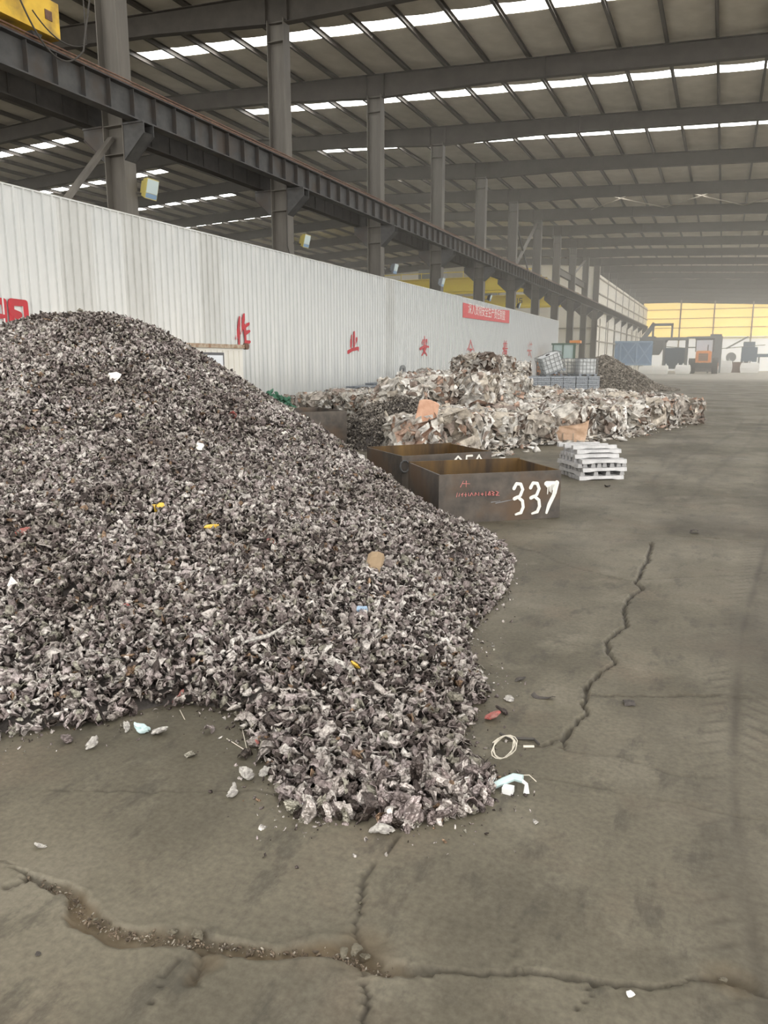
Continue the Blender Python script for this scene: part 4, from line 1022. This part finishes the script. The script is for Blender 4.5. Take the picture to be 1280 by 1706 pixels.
# ------------------------------------------------------------------ mounds
def mound(name, cx, cy, rx, ry, h, n, sz, ms, lab, cat, seed, rot=0, pw=1.15, rough=.12):
    r = np.random.RandomState(seed); g = 46; u = np.linspace(-1.05, 1.05, g); U, V = np.meshgrid(u, u)
    def hh(U, V):
        rr = np.hypot(U, V)*(1+fbm(U*2, V*2, 1, seed, 3)*.35); return h*np.clip(1-rr, 0, 1)**pw+h*rough*fbm(U*4, V*4, 1, seed+5, 3)*np.clip((1-rr)*4, 0, 1)
    Zm = hh(U, V); c, s = math.cos(rot), math.sin(rot)
    w = lambda U, V: (cx+U*rx*c-V*ry*s, cy+U*rx*s+V*ry*c)
    X, Y = w(U, V); gv = np.stack([X, Y, Zm-.02], -1).reshape(-1, 3); id_ = np.arange(g*g).reshape(g, g)
    q = np.stack([id_[:-1, :-1], id_[:-1, 1:], id_[1:, 1:], id_[1:, :-1]], -1)[(Zm[:-1, :-1] > .005)]
    gt = np.concatenate([q[:, [0, 1, 2]], q[:, [0, 2, 3]]])
    a = r.uniform(0, 2*PI, n); rad = np.sqrt(r.rand(n))*1.03; pu, pv = rad*np.cos(a), rad*np.sin(a); x, y = w(pu, pv)
    P = np.stack([x, y, hh(pu, pv)+sz*.2], 1); me = scatter_mesh(name, P, sz*(.6+.9*r.rand(n)), r, (gv, gt), ms)
    o = bpy.data.objects.new(name, me); C.objects.link(o); tag(o, lab, cat, kind='stuff'); return o
mound('fines_heap', -5.9, 14.3, 1.7, 1.6, 1.02, 7000, .05, [MS['dark'], MS['under']], 'dark heap of fine shredded scrap behind the rusty bin', 'scrap heap', 31, pw=.75)
mound('brown_heap', at_y(1008, 600, 47)[0], 47.0, 3.3, 4.2, 1.95, 7000, .15, [MS['brownheap'], MS['brownheap']], 'brown conical heap right of the stacked grey ingots', 'heap', 41, pw=.9, rough=.2)
mound('brown_heap', at_y(1075, 640, 47.5)[0], 47.5, 1.9, 2.4, .55, 2200, .12, [MS['brownheap'], MS['brownheap']], 'low brown tail of heap reaching onto the open floor', 'heap', 43)
mound('white_heap', 14.5, 143, 5, 6, 4.6, 900, .35, [MS['bag'], MS['bag']], 'pale heap by the far wall at the right frame edge', 'heap', 47)

# ------------------------------------------------------------------ bales
def bale_mesh(seed, L_=1.0, W_=.85, H_=.62, nf=150):
    r = np.random.RandomState(seed); g = 6; V = []; Fc = []
    def face(o, u, v):
        n0 = len(V)
        for j in range(g+1):
            for i in range(g+1): V.append(np.array(o)+np.array(u)*i/g+np.array(v)*j/g)
        for j in range(g):
            for i in range(g):
                a = n0+j*(g+1)+i; Fc.append((a, a+1, a+g+2, a+g+1))
    x, y, z = L_/2, W_/2, H_/2
    face((-x,-y,-z),(2*x,0,0),(0,0,2*z)); face((x,-y,-z),(0,2*y,0),(0,0,2*z)); face((x,y,-z),(-2*x,0,0),(0,0,2*z)); face((-x,y,-z),(0,-2*y,0),(0,0,2*z)); face((-x,-y,z),(2*x,0,0),(0,2*y,0)); face((-x,y,-z),(2*x,0,0),(0,-2*y,0))
    V = np.array(V); 
    off = np.stack([vnoise(V[:, 0]+k*7+V[:, 2]*1.3, V[:, 1]-V[:, 2]*1.7, 6, seed+k) for k in range(3)], 1)-.5
    V = V*.9+off*.34
    V = V*np.array([1, 1, 1])*(1-.10*(np.abs(V[:, [0]]/x)**4*np.abs(V[:, [1]]/y)**4))
    Vs = [V]; F2 = [tri(Fc)]; off_ = len(V)
    for k in range(nf):
        a = r.randint(0, 5)
        s_, f_ = sheet(r, 2, 2, r.uniform(.10, .34), r.uniform(.05, .2), r.uniform(.5, 2.8)*r.choice([-1, 1]), .006, .25)
        Rm = rotmats(1, r)[0]; s_ = s_ @ Rm.T
        p = np.array([r.uniform(-x, x), r.uniform(-y, y), r.uniform(-z, z)])*.95
        if a == 0: p[2] = z
        elif a in (1, 2): p[1] = -y if a == 1 else y
        else: p[0] = x if a == 3 else -x
        sc = np.where(np.abs(p) >= np.array([x, y, z])*.9, .6, 1.0); s_ = s_*sc
        Vs.append(s_+p*.97); F2.append(tri(f_)+off_); off_ += len(s_)
    V = np.concatenate(Vs); Fc = np.concatenate(F2); V[:, 2] = np.clip(V[:, 2], -z, None)+z
    me = bpy.data.meshes.new('metal_bale'); me.from_pydata([tuple(v) for v in V], [], [tuple(int(i) for i in f) for f in Fc]); me.materials.append(MS['bale']); me.update(); return me
BM = [bale_mesh(60+k) for k in range(7)]
frontier = np.array([floor_at(*p) for p in [(560,790),(660,768),(740,765),(845,757),(862,742),(985,738),(1080,717),(1152,703)]])
region = np.concatenate([frontier, np.array([[-.9, 24.5], [-3.5, 26.5], [-6.0, 29], [-8.5, 31], [-12.2, 30], [-12.6, 23.5], [-9.5, 20], [-7.6, 17.5], [-7.0, 15.6], [-5.0, 13.6]])])
nb = 0
for j in range(26):
    for i in range(18):
        x = -13.0+i*1.02+(j % 2)*.4; y = 12.6+j*.98
        if not inside(np.array([x]), np.array([y]), region)[0]: continue
        d, _ = segdist(np.array([x]), np.array([y]), [f for f in frontier], [1]*len(frontier)); d = d[0]
        left = x < -.262*y+.1
        lv = 1
        if left and d > 1.3: lv = 2
        if not left and d < .9 and rnd.random() < .1: lv = 0
        if (not left) and 18 < y < 22 and rnd.random() < .08: lv = 2
        if lv == 2 and rnd.random() < .18 : lv = 1
        if x < -10.2 or (x < -.47*y and y < 24): lv = 1
        if lv == 2:
            cc = RC.T @ np.array([x+.5, y, 1.2-CAMH]); pxx = CX+F_PX*cc[0]/-cc[2]
            if pxx > 872 or pxx < 705: lv = 1
            elif 765 < pxx < 850 and y > 20 and rnd.random() < .22: lv = 3
        for k in range(lv):
            side = 'left' if left else 'right'
            if k == 0 and d < 1.0: lab, g = 'crumpled metal bale in the front row, %s part of the pile' % side, 'front row bales, %s part' % side
            elif k == 0: lab, g = 'crumpled metal bale on the floor behind the front row, %s part of pile' % side, 'inner floor bales, %s part' % side
            else: lab, g = 'crumpled metal bale lying on top of others, %s part of the pile' % side, 'upper bales, %s part' % side
            s = rnd.uniform(.92, 1.12)
            inst('metal_bale', BM[rnd.randrange(7)], (x+rnd.uniform(-.22, .22), y+rnd.uniform(-.22, .22), k*.58), (rnd.uniform(-.16, .16)*(k+.25), rnd.uniform(-.16, .16)*(k+.25), rnd.uniform(0, 6.28) if rnd.random() < .5 else rnd.uniform(-.3, .3)), (s, s, s), label=lab, cat='bale', group=g)
            nb += 1
print('bales', nb)
for x, y, z, s, lab in ((-11.9, 21.8, 0, 1.0, 'metal bale alone against the partition above the heap edge'), (-12.3, 20.5, 0, .9, 'metal bale left of the one against the partition, beside green netting'), (-6.0, 24.6, 1.15, .7, 'topmost crumpled bale at the peak of the bale pile')):
    inst('metal_bale', BM[2], (x, y, z), (0, 0, .5), (s, s, s), label=lab, cat='bale')
me = scatter_mesh('green_net', np.array([(-12.0+rs.normal()*.25, 19.6+rs.normal()*.25, .25+abs(rs.normal())*.2) for _ in range(160)]), .1+.15*rs.rand(160), rs, None, [MS['net']])
o = bpy.data.objects.new('green_net', me); C.objects.link(o); tag(o, 'tangle of green netting at the wall foot above the heap edge', 'netting', kind='stuff')
# loose sheet litter over the bale pile and along its front
nq = 2600; q = []; r3 = np.random.RandomState(77)
while len(q) < nq:
    x = r3.uniform(-12.5, 0); y = r3.uniform(11.5, 28)
    d, _ = segdist(np.array([x]), np.array([y]), [f for f in frontier], [1]*len(frontier)); ins = inside(np.array([x]), np.array([y]), region)[0]
    if ins and d[0] < 1.6 and r3.rand() < .5: q.append((x, y, r3.uniform(.02, .45)*min(1, d[0]*1.2)+.02))
    elif not ins and d[0] < .5 and r3.rand() < .25*math.exp(-d[0]*6): q.append((x, y, .02))
q = np.array(q); me = scatter_mesh('loose_sheet_scrap', q, .06+.22*r3.rand(nq)**2.5, r3, None, [MS['bale']], flat=.5)
o = bpy.data.objects.new('loose_sheet_scrap', me); C.objects.link(o); tag(o, 'loose torn sheet scrap spilling along the front of the bale pile', 'scrap', kind='stuff')
# tarpaulined bale and wrapped block
def crumple_box(name, loc, rz, L_, W_, H_, mt, lab, cat, seed, dish=0., g=10, parent=None):
    r = np.random.RandomState(seed); bm = bmesh.new(); bmesh.ops.create_cube(bm, size=1.0); bmesh.ops.subdivide_edges(bm, edges=bm.edges[:], cuts=g, use_grid_fill=True)
    for v in bm.verts:
        x, y, z = v.co; u = abs(x)*2
        zz = (z+.5)*H_*(1-dish*(1-u**2)*(z+.5)); k = 1-.08*((abs(x)*2)**6*(abs(y)*2)**6)
        n = (vnoise(np.array([x*3+z]), np.array([y*3-z*2]), 2.2, seed)[0]-.5)*.14
        v.co = ((x*k*(1+.16*dish*(z+.5)*2) )*L_+n*.5*W_, y*k*W_+n*W_*.6, zz+(n*.5*H_ if z > -.49 else 0))
    me = bpy.data.meshes.new(name); bm.to_mesh(me); bm.free(); me.materials.append(mt)
    o = inst(name, me, loc, (0, 0, rz), parent=parent); return tag(o, lab, cat)
wb = empty('wrapped_block', (-2.98, 15.85, 0), .12, label='pinkish brown wrapped block lying in front of the bale pile', cat='block')
crumple_box('block', (0, 0, .02), 0, 1.08, .5, .42, MS['cardboard'], None, None, 5, .3, parent=wb)
for x in (-.36, -.2, -.05, .1, .3):
    mb = MB(); mb.box(x-.008, x+.008, -.285, -.262, .06, .2); mb.build('strap', MS['girt'], wb)
mb = MB(); mb.box(-.46, -.2, -.29, -.26, .02, .07); mb.build('torn_wrapping', MS['bag'], wb)
raw('sheet_scrap', sheet(np.random.RandomState(3), 6, 3, .6, .3, .9, .01)[0], sheet(np.random.RandomState(3), 6, 3, .6, .3, .9, .01)[1], MS['bag'], None, label='long white torn sheet lying left of the pinkish block', cat='scrap').location = (-3.65, 15.9, .12)
so = crumple_box('orange_slab', (-4.66, 12.45, .48), .4, .36, .10, .44, MS['orangebrown'], 'pale orange slab standing up between the rusty bin and the bales', 'slab', 8, -.1); so.rotation_euler = (-.12, .22, .35)
for x, y, z, s, lab in ((at_y(787, 640, 22)[0], 22, .60, 1.3, 'grey tarpaulin-wrapped bale at the back left of the bale pile'), (at_y(820, 640, 22.6)[0], 22.6, .58, 1.1, 'darker wrapped bale right of the grey wrapped one')):
    crumple_box('wrapped_bale', (x, y, z), .4, s*.8, 1.0, .72, mat('tarpaulin', (.36, .35, .31), .7, 0, (.46, .44, .39), 3, bump=.3), lab, 'bale', int(x*-10), .0)

# ------------------------------------------------------------------ ingots
def ingot_mesh(L_=.66, w=.085, h=.055):
    mb = MB(); a = w/2; b = w/2*.72
    n = 7; secs = []
    for i in range(n+1):
        u = -L_/2+L_*i/n; lo = 0 if (i in (0, 1, 6, 7)) else .012       # notched underside
        end = .0 if i in (0, n) else 0
        secs.append([(u, -a, lo+end), (u, a, lo+end), (u, b, h), (u, -b, h)])
    secs[0] = [(x+.0, y*.85, z) for x, y, z in secs[0]]; secs[-1] = [(x, y*.85, z) for x, y, z in secs[-1]]
    vs = [p for s in secs for p in s]; fs = [(0, 1, 2, 3), tuple(4*n+k for k in (3, 2, 1, 0))]
    for i in range(n):
        for k in range(4): fs.append((4*i+k, 4*i+4+k, 4*i+4+(k+1) % 4, 4*i+(k+1) % 4))
    mb.add(vs, fs); return mb.mesh('ingot', MS['ingot'])
im = ingot_mesh(); c0 = np.array([-1.62, 11.15]); th = .62
LV = ['bottom', 'second', 'third', 'fourth', 'fifth', 'sixth', 'seventh', 'top']
for lv, (cnt, along) in enumerate([(8, 1), (4, 0), (8, 1), (8, 0), (8, 1), (6, 1), (5, 1), (3, 1)]):
    for k in range(cnt):
        off = (k-(cnt-1)/2)*(.098 if cnt > 4 else .2); sl = rnd.uniform(-.03, .03)
        a = th+(0 if along else PI/2)+rnd.uniform(-.03, .03)*(1+.6*(lv > 4))
        ax = np.array([math.cos(a), math.sin(a)]); nn = np.array([-ax[1], ax[0]]); sh = 0 if lv < 5 else .05*(lv-4)
        p = c0+nn*(off+sh)+ax*(sl+(.05 if lv == 6 else 0))
        inst('ingot', im, (p[0], p[1], .002+lv*.056), (rnd.uniform(-.03, .03)*(lv > 4), 0, a), label='silvery ingot, %s one across the %s layer of the small stack' % (ORD[k], LV[lv]), cat='ingot', group='ingots, %s layer of the small stack' % LV[lv])
# bundles of grey ingots farther back
def bundle_mesh(nx=4, nz=9, L_=1.5, W_=1.2, H_=1.45):
    mb = MB(); dz = H_/nz
    for z in range(nz):
        if z % 2 == 0:
            for k in range(6): y = -W_/2+W_*(k+.5)/6; mb.box(-L_/2, L_/2, y-W_/14, y+W_/14, z*dz+.01, (z+1)*dz-.015)
        else:
            for k in range(7): x = -L_/2+L_*(k+.5)/7; mb.box(x-L_/17, x+L_/17, -W_/2, W_/2, z*dz+.01, (z+1)*dz-.015)
    return mb.mesh('ingot_bundle', MS['ingotfar'])
bm_ = bundle_mesh()
P0 = np.array([-9.2, 39.2]); P1 = np.array([-6.6, 42.4])
for k in range(6):
    p = P0+(P1-P0)*(k/5*1.0)
    for d in (0, 1):
        nn = np.array([-.78, .63])*d*1.4
        q = empty('ingot_bundle', (p[0]+nn[0], p[1]+nn[1], 0), math.atan2(P1[1]-P0[1], P1[0]-P0[0])+rnd.uniform(-.03, .03), label='bundle of grey ingots %s in the %s row behind the bales' % (['at the left end', 'second from left', 'third from left', 'fourth from left', 'fifth from left', 'at the right end'][k], ['front', 'rear'][d]), cat='ingots', group='grey ingot bundles')
        o = inst('bars', bm_, (0, 0, 0), (0, 0, 0), (.52, .9, .6), q); o['kind'] = 'stuff'
for k in range(5):
    q = empty('ingot_bundle', (-12.6, 25.6+k*1.75, 0), PI/2, label='low grey ingot bundle against the partition, %s from the left' % ORD[k], cat='ingots', group='bundles along the partition')
    o = inst('bars', bm_, (0, 0, 0), (0, 0, 0), (1, .9, .42+.06*k), q); o['kind'] = 'stuff'

# intermediate bulk containers
def ibc(loc, rot, s, lab, tank):
    r = empty('caged_tank', loc, label=lab, cat='tank', group='caged white tanks'); r.rotation_euler = rot; r.scale = (s, s, s)
    crumple_box('tank', (0, 0, .14), 0, 1.1, .9, .9, tank, None, None, 3, 0, 4, r)
    mb = MB()
    for z in (.2, .42, .64, .86, 1.06):
        mb.bar((-.6, -.5, z), (.6, -.5, z), .025).bar((-.6, .5, z), (.6, .5, z), .025).bar((-.6, -.5, z), (-.6, .5, z), .025).bar((.6, -.5, z), (.6, .5, z), .025)
    for k in range(6):
        x = -.6+.24*k; mb.bar((x, -.5, .12), (x, -.5, 1.08), .025).bar((x, .5, .12), (x, .5, 1.08), .025)
    for k in range(1, 5):
        y = -.5+.2*k; mb.bar((-.6, y, .12), (-.6, y, 1.08), .025).bar((.6, y, .12), (.6, y, 1.08), .025)
    mb.build('cage', MS['machine'], r)
    mb = MB(); mb.box(-.6, .6, -.5, .5, .09, .12)
    for x in (-.5, 0, .5):
        for y in (-.4, .4): mb.box(x-.08, x+.08, y-.08, y+.08, 0, .09)
    mb.build('pallet', MS['ingotfar'], r)
    mb = MB(); mb.tube([(0, 0, 1.03), (0, 0, 1.1)], .12, 12); mb.build('cap', MS['frame'], r)
ibc((-8.15, 41.0, 1.02), (.08, -.36, .55), .95, 'white caged tank tilted on top of the grey ingots', MS['plastic'])
ibc((-7.85, 43.3, .87), (0, 0, .5), .85, 'grey caged tank upright on the ingots, middle one of three', MS['bag'])
ibc((-6.75, 42.55, .87), (0, 0, .55), .85, 'bluish white caged tank at the right end of the ingot row', MS['plastic'])

# ------------------------------------------------------------------ container office by the partition
co = empty('site_container', (-12.75, 12.2, 0), label='small white site container with rusty roof rail against the partition', cat='container')
mb = MB()
for k in range(24):
    y = k*.25; mb.box(.60, .62, y, y+.25, .0, 1.98); mb.box(.62, .645, y+.06, y+.17, .05, 1.9)
mb.box(-.6, .6, 0, 6.0, 0, 1.98); mb.build('body', MS['rustwhite'], co)
mb = MB(); mb.box(-.65, .68, -.05, 6.05, 1.96, 2.06); mb.build('roof_rail', mat('rusty_rail_white', (.55, .48, .38), .7, 0, (.3, .18, .11), 6), co)
mb = MB(); mb.box(.64, .675, 4.15, 5.05, .9, 1.84); wfm = mb.build('window_frame', MS['frame'], co)
mb = MB(); mb.box(.67, .685, 4.22, 4.98, .97, 1.77); mb.build('pane', MS['paleglass'], wfm)
mb = MB(); mb.tube([(.62, 6.1, 2.02), (.72, 6.1, 2.02)], .09, 10); mb.build('corner_roller', MS['rail'], co)
# work lamp on a tripod
tl = empty('tripod_fan', (-12.7, 31.2, 0), label='small round dark fan on thin legs before the partition', cat='fan')
mb = MB(); mb.tube([(0, 0, 1.28), (.08, -.02, 1.28)], .19, 18); mb.build('fan_head', MS['machine'], tl)
mb = MB(); mb.tube([(.085, -.02, 1.28), (.10, -.02, 1.28)], .07, 12); mb.build('fan_hub', MS['frame'], tl)
for a, b in ((.35, .55), (-.1, -.6), (.3, -.5)):
    mb = MB(); mb.tube([(0, 0, 1.12), (a, b, 0)], .012, 5); mb.build('leg', MS['machine'], tl)

# ------------------------------------------------------------------ far machines
# orange wheeled machine with green cab behind the tanks
x, y = -15.4, 84.0
lo = empty('orange_excavator', (at_y(950, 612, 62)[0], 62.0, 0), .1, label='orange machine with green framed cab parked beyond the partition end', cat='excavator'); lo.scale = (.68,)*3
mb = MB(); mb.box(-3.4, 2.0, -1.2, 1.2, .9, 2.2); mb.box(-3.6, -2.2, -1.1, 1.1, 1.2, 2.7); mb.build('body', MS['orange'], lo)
mb = MB(); mb.box(1.4, 2.9, -.8, .6, 1.2, 2.3); mb.build('engine_hood', MS['orange'], lo)
mb = MB()
for a in (-1.9, .4, -.8):
    for b in (-1.0, .9): mb.box(a-.07, a+.07, b-.07, b+.07, 2.2, 4.3)
mb.box(-2.1, .6, -1.1, 1.0, 4.25, 4.45); mb.build('cab_frame', MS['green'], lo)
mb = MB(); mb.box(-.1, 1.1, -1.15, 1.1, 4.46, 4.75); mb.build('roof_visor', MS['orange'], lo)
mb = MB(); mb.box(-1.85, .35, -.96, .86, 2.25, 4.25); mb.build('cab_glass', MS['glass'], lo)
for a in (-2.4, 1.4):
    for b in (-1.25, 1.0):
        mb = MB(); mb.tube([(a, b, .75), (a, b+.4, .75)], .75, 18); mb.build('wheel', MS['tyre'], lo)
# blue container with X bracing
bc = empty('blue_hopper', (-14.4+2.2, 112, 0), .1, label='blue steel hopper with crossed bracing left of the crusher', cat='hopper')
mb = MB(); mb.box(-3, 3.2, -1.5, 1.5, 1.2, 4.3); mb.build('body', MS['blue'], bc)
mb = MB()
for x0 in (-3, -.9, 1.2): mb.bar((x0, -1.55, 1.3), (x0+2, -1.55, 4.2), .15).bar((x0+2, -1.55, 1.3), (x0, -1.55, 4.2), .15).bar((x0, -1.55, 1.2), (x0, -1.55, 4.3), .2)
mb.bar((-3, -1.55, 4.25), (3.2, -1.55, 4.25), .22).bar((-3, -1.55, 1.25), (3.2, -1.55, 1.25), .22); mb.build('bracing', mat('light_blue_steel', (.3, .42, .56), .6), bc)
for a in (-2.8, 3.0):
    for b in (-1.3, 1.3):
        mb = MB(); mb.box(a-.12, a+.12, b-.12, b+.12, 0, 1.2); mb.build('leg', MS['blue'], bc)
mb = MB(); mb.box(-3.5, -3.4, -2.0, -1.95, 2.6, 3.4); mb.build('sign_plate', MS['bag'], bc); 
mb = MB(); mb.box(-3.48, -3.42, -1.98, -1.92, 0, 2.6); mb.build('sign_post', MS['girt'], bc)
# crusher with conveyor
cr = empty('shredder_line', (-10.3, 122, 0), 0, label='grey shredding machine with sloping conveyor and arched gantry', cat='machine')
mb = MB(); mb.bar((-3.4, 0, .8), (.6, 0, 7.0), 1.1, .4); mb.bar((-3.4, -.6, .9), (.6, -.6, 7.2), .08, .5); mb.build('conveyor', MS['machine'], cr)
mb = MB(); mb.bar((.2, 0, 5.2), (-.3, -2.6, 1.4), 1.5, .3); mb.build('discharge_chute', MS['machine'], cr)
mb = MB(); mb.box(-1.2, 5.4, -1.4, 1.6, 4.7, 5.1).box(.4, .7, -1.2, -1, 5.1, 7.0).box(3.0, 3.3, -1.2, -1, 5.1, 7.0).box(.4, 3.3, -1.2, -1, 6.7, 7.1); mb.build('gantry', MS['machine'], cr)
for a in (-1.0, 2.2, 5.2):
    for b in (-1.2, 1.4):
        mb = MB(); mb.box(a-.13, a+.13, b-.13, b+.13, 0, 4.7); mb.build('leg', MS['machine'], cr)
mb = MB(); mb.box(2.4, 5.3, -1.2, 1.2, .6, 3.6).box(2.9, 4.2, -1.3, -1.2, 1.4, 2.4); mb.build('housing', MS['machineblue'], cr)
mb = MB(); mb.add([(-.6,-1,4.7),(2.6,-1,4.7),(2.6,1,4.7),(-.6,1,4.7),(.6,-.4,2.6),(1.5,-.4,2.6),(1.5,.4,2.6),(.6,.4,2.6)], [(0,1,5,4),(1,2,6,5),(2,3,7,6),(3,0,4,7),(4,5,6,7)]); mb.build('hopper', MS['machine'], cr)
# bulk bags
def bag(x, y, s, lab, g):
    bm = bmesh.new(); bmesh.ops.create_cube(bm, size=1); bmesh.ops.subdivide_edges(bm, edges=bm.edges[:], cuts=3, use_grid_fill=True)
    for v in bm.verts:
        z = v.co.z+.5; k = 1+.22*math.sin(PI*min(1, z)); v.co = (v.co.x*k*s*(.86+.1*rnd.random()), v.co.y*k*s*.9, z*s*(1+.05*rnd.random()))
    r = empty('bulk_bag', (x, y, 0), label=lab, cat='bag', group=g)
    me = bpy.data.meshes.new('sack'); bm.to_mesh(me); bm.free(); me.materials.append(MS['bag']); inst('sack', me, (0, 0, 0), parent=r)
    mb = MB()
    for a, b in ((-.35, -.35), (.35, -.35), (.35, .35), (-.35, .35)): mb.tube([(a*s, b*s, s*.95), (a*s*.8, b*s*.8, s*1.25), (a*s*.55, b*s*.8, s*.98)], .03, 5)
    mb.build('lifting_loops', MS['bag'], r)
bx = [1072, 1082, 1094, 1106]
for k, px in enumerate(bx):
    p = at_y(px, 610, 111.0); bag(p[0], 111.0, 1.0+.1*(k % 2), 'white bulk bag below the conveyor, %s from the left' % ORD[k], 'white bulk bags below the conveyor')
for k, px in enumerate((1134, 1143)):
    p = at_y(px, 610, 114); bag(p[0], 114, 1.15, 'white bulk bag left of the wheel loader, %s one' % ['left', 'right'][k], 'bags by the loader')
for k, px in enumerate((1197, 1209)):
    p = at_y(px, 610, 128); bag(p[0], 128, 1.7, 'tall white bulk bag right of the wheel loader, %s one' % ['left', 'right'][k], 'bags right of the loader')
# wheel loader seen from behind
p = at_y(1171, 610, 116.0)
wlr = empty('wheel_loader', (p[0], 116.0, 0), 0, label='orange wheel loader seen from behind with big dark tyres', cat='loader')
mb = MB(); mb.box(-1.0, 1.0, 0, 2.6, 1.5, 3.0).box(-.85, .85, -.3, 0, 1.5, 3.1); mb.build('engine_hood', MS['orange'], wlr)
mb = MB(); mb.box(-.6, .6, -.36, -.3, 1.75, 2.75)
mb.build('radiator_grille', MS['rail'], wlr)
for k in range(5):
    q = MB(); q.box(-.6, .6, -.40, -.36, 1.85+k*.19, 1.9+k*.19); q.build('grille_slat', MS['orangebrown'], wlr)
mb = MB(); mb.box(-1.15, 1.15, -.5, .2, .75, 1.45); mb.build('counterweight', MS['tyre'], wlr)
mb = MB(); mb.box(-1.1, 1.1, 2.2, 4.2, 3.0, 4.6); mb.build('cab', MS['paleglass'], wlr)
mb = MB()
for a in (-1.12, 1.12):
    for b in (2.18, 4.2): mb.box(a-.07, a+.07, b-.07, b+.07, 3.0, 4.7)
mb.box(-1.25, 1.25, 2.0, 4.4, 4.65, 4.85); mb.build('cab_frame', MS['frame'], wlr)
mb = MB(); mb.tube([(.5, .9, 3.0), (.5, .9, 3.9)], .08, 8); mb.build('exhaust', MS['frame'], wlr)
for a in (-1.85, 1.15):
    for b in (.6, 4.4):
        mb = MB(); mb.tube([(a, b, 1.05), (a+.75, b, 1.05)], 1.05, 24); t_ = mb.build('tyre', MS['tyre'], wlr)
        mb = MB(); mb.tube([(a-.02 if a < 0 else a+.65, b, 1.05), (a+.1 if a < 0 else a+.77, b, 1.05)], .45, 12); mb.build('rim', MS['orange'], t_)
mb = MB(); mb.prism([(6.0, .2), (7.4, .2), (7.2, 1.5), (6.6, .5)], 'x', -1.6, 1.6); mb.build('bucket', MS['steel'], wlr)
mb = MB(); mb.bar((-.5, 4.4, 1.8), (-.5, 6.4, .9), .2, .35).bar((.5, 4.4, 1.8), (.5, 6.4, .9), .2, .35); mb.build('lift_arm', MS['orange'], wlr)
# frame behind the loader
p = at_y(1171, 610, 124)
fr = empty('steel_gantry', (p[0]+.1, 125, 0), 0, label='tall grey steel frame standing behind the wheel loader', cat='gantry')
mb = MB()
for a in (-2.4, .6, 1.4, 2.2): mb.box(a-.12, a+.12, -.1, .1, 0, 5.3)
mb.box(-2.4, 2.3, -.12, .12, 5.0, 5.3).box(-2.4, 2.3, -.1, .1, 3.6, 3.8).box(.6, 2.2, .0, .06, 1.0, 5.6); mb.build('frame', MS['machine'], fr)
mb = MB(); mb.bar((-6.0, 0, 3.9), (-2.4, 0, 3.6), .12); mb.bar((2.2, 0, 3.5), (8, 0, 4.0), .12); mb.build('boom', MS['machine'], fr)
# machine at right
p = at_y(1236, 610, 132)
m2 = empty('sorting_machine', (p[0], 132, 0), 0, label='blue grey machine with low red-brown box right of the loader', cat='machine')
mb = MB(); mb.box(-2.6, 1.2, -1, 1, 0, 1.6); mb.build('feed_box', MS['rail'], m2)
mb = MB(); mb.box(-.2, 2.0, -.9, 1, 1.6, 3.8).box(.0, 1.6, -.9, 1, 3.8, 4.6); mb.build('housing', MS['machineblue'], m2)
mb = MB(); mb.tube([(-1.6, -.8, 2.3), (-1.6, .8, 2.3)], .75, 14); mb.build('drum', MS['machine'], m2)
mb = MB(); mb.bar((-2.4, 0, 3.6), (.6, 0, 5.4), .5, .25); mb.build('feed_arm', MS['machine'], m2)
mb = MB(); mb.box(2.0, 4.4, -.8, .8, 2.3, 2.8); mb.build('outfeed', MS['machineblue'], m2)
for a in (2.3, 4.2):
    mb = MB(); mb.box(a-.1, a+.1, -.6, .6, 0, 2.3); mb.build('leg', MS['machine'], m2)
mb = MB(); mb.tube([(3.9, 0, 2.8), (3.9, 0, 7.4)], .1, 8); mb.build('stack_pipe', MS['girt'], m2)
for k, px in enumerate((1243, 1256)):
    p = at_y(px, 610, 129); bag(p[0], 129, 1.4, 'white bulk bag under the outfeed of the right machine, %s one' % ['left', 'right'][k], 'bags at the right machine')

# ------------------------------------------------------------------ dusty air
HAZE = .0055
hz = MB(); hz.box(-56.4, 16.4, 22, 154.9, .03, 13.6)
hm_ = bpy.data.materials.new('dusty_air'); hm_.use_nodes = True; nt = hm_.node_tree; nt.nodes.clear()
vs_ = nt.nodes.new('ShaderNodeVolumeScatter'); vs_.inputs['Color'].default_value = (1, .95, .84, 1); vs_.inputs['Density'].default_value = HAZE; vs_.inputs['Anisotropy'].default_value = .3
ou = nt.nodes.new('ShaderNodeOutputMaterial'); nt.links.new(vs_.outputs[0], ou.inputs['Volume'])
USE_HAZE = True
if USE_HAZE:
    ho = hz.build('dusty_air', hm_, label='thin dusty haze filling the far part of the hall', cat='haze', kind='stuff'); ho.display_type = 'WIRE'
# front-row bales get their own place in the label
for side in ('left', 'right'):
    g = 'front row bales, %s part' % side
    L_ = sorted([o for o in bpy.data.objects if o.get('group') == g], key=lambda o: o.location.x/o.location.y)
    for i, o in enumerate(L_): o['label'] = '%s crumpled metal bale from the left in the front row, %s part' % (ORD[min(i, 20)], side)
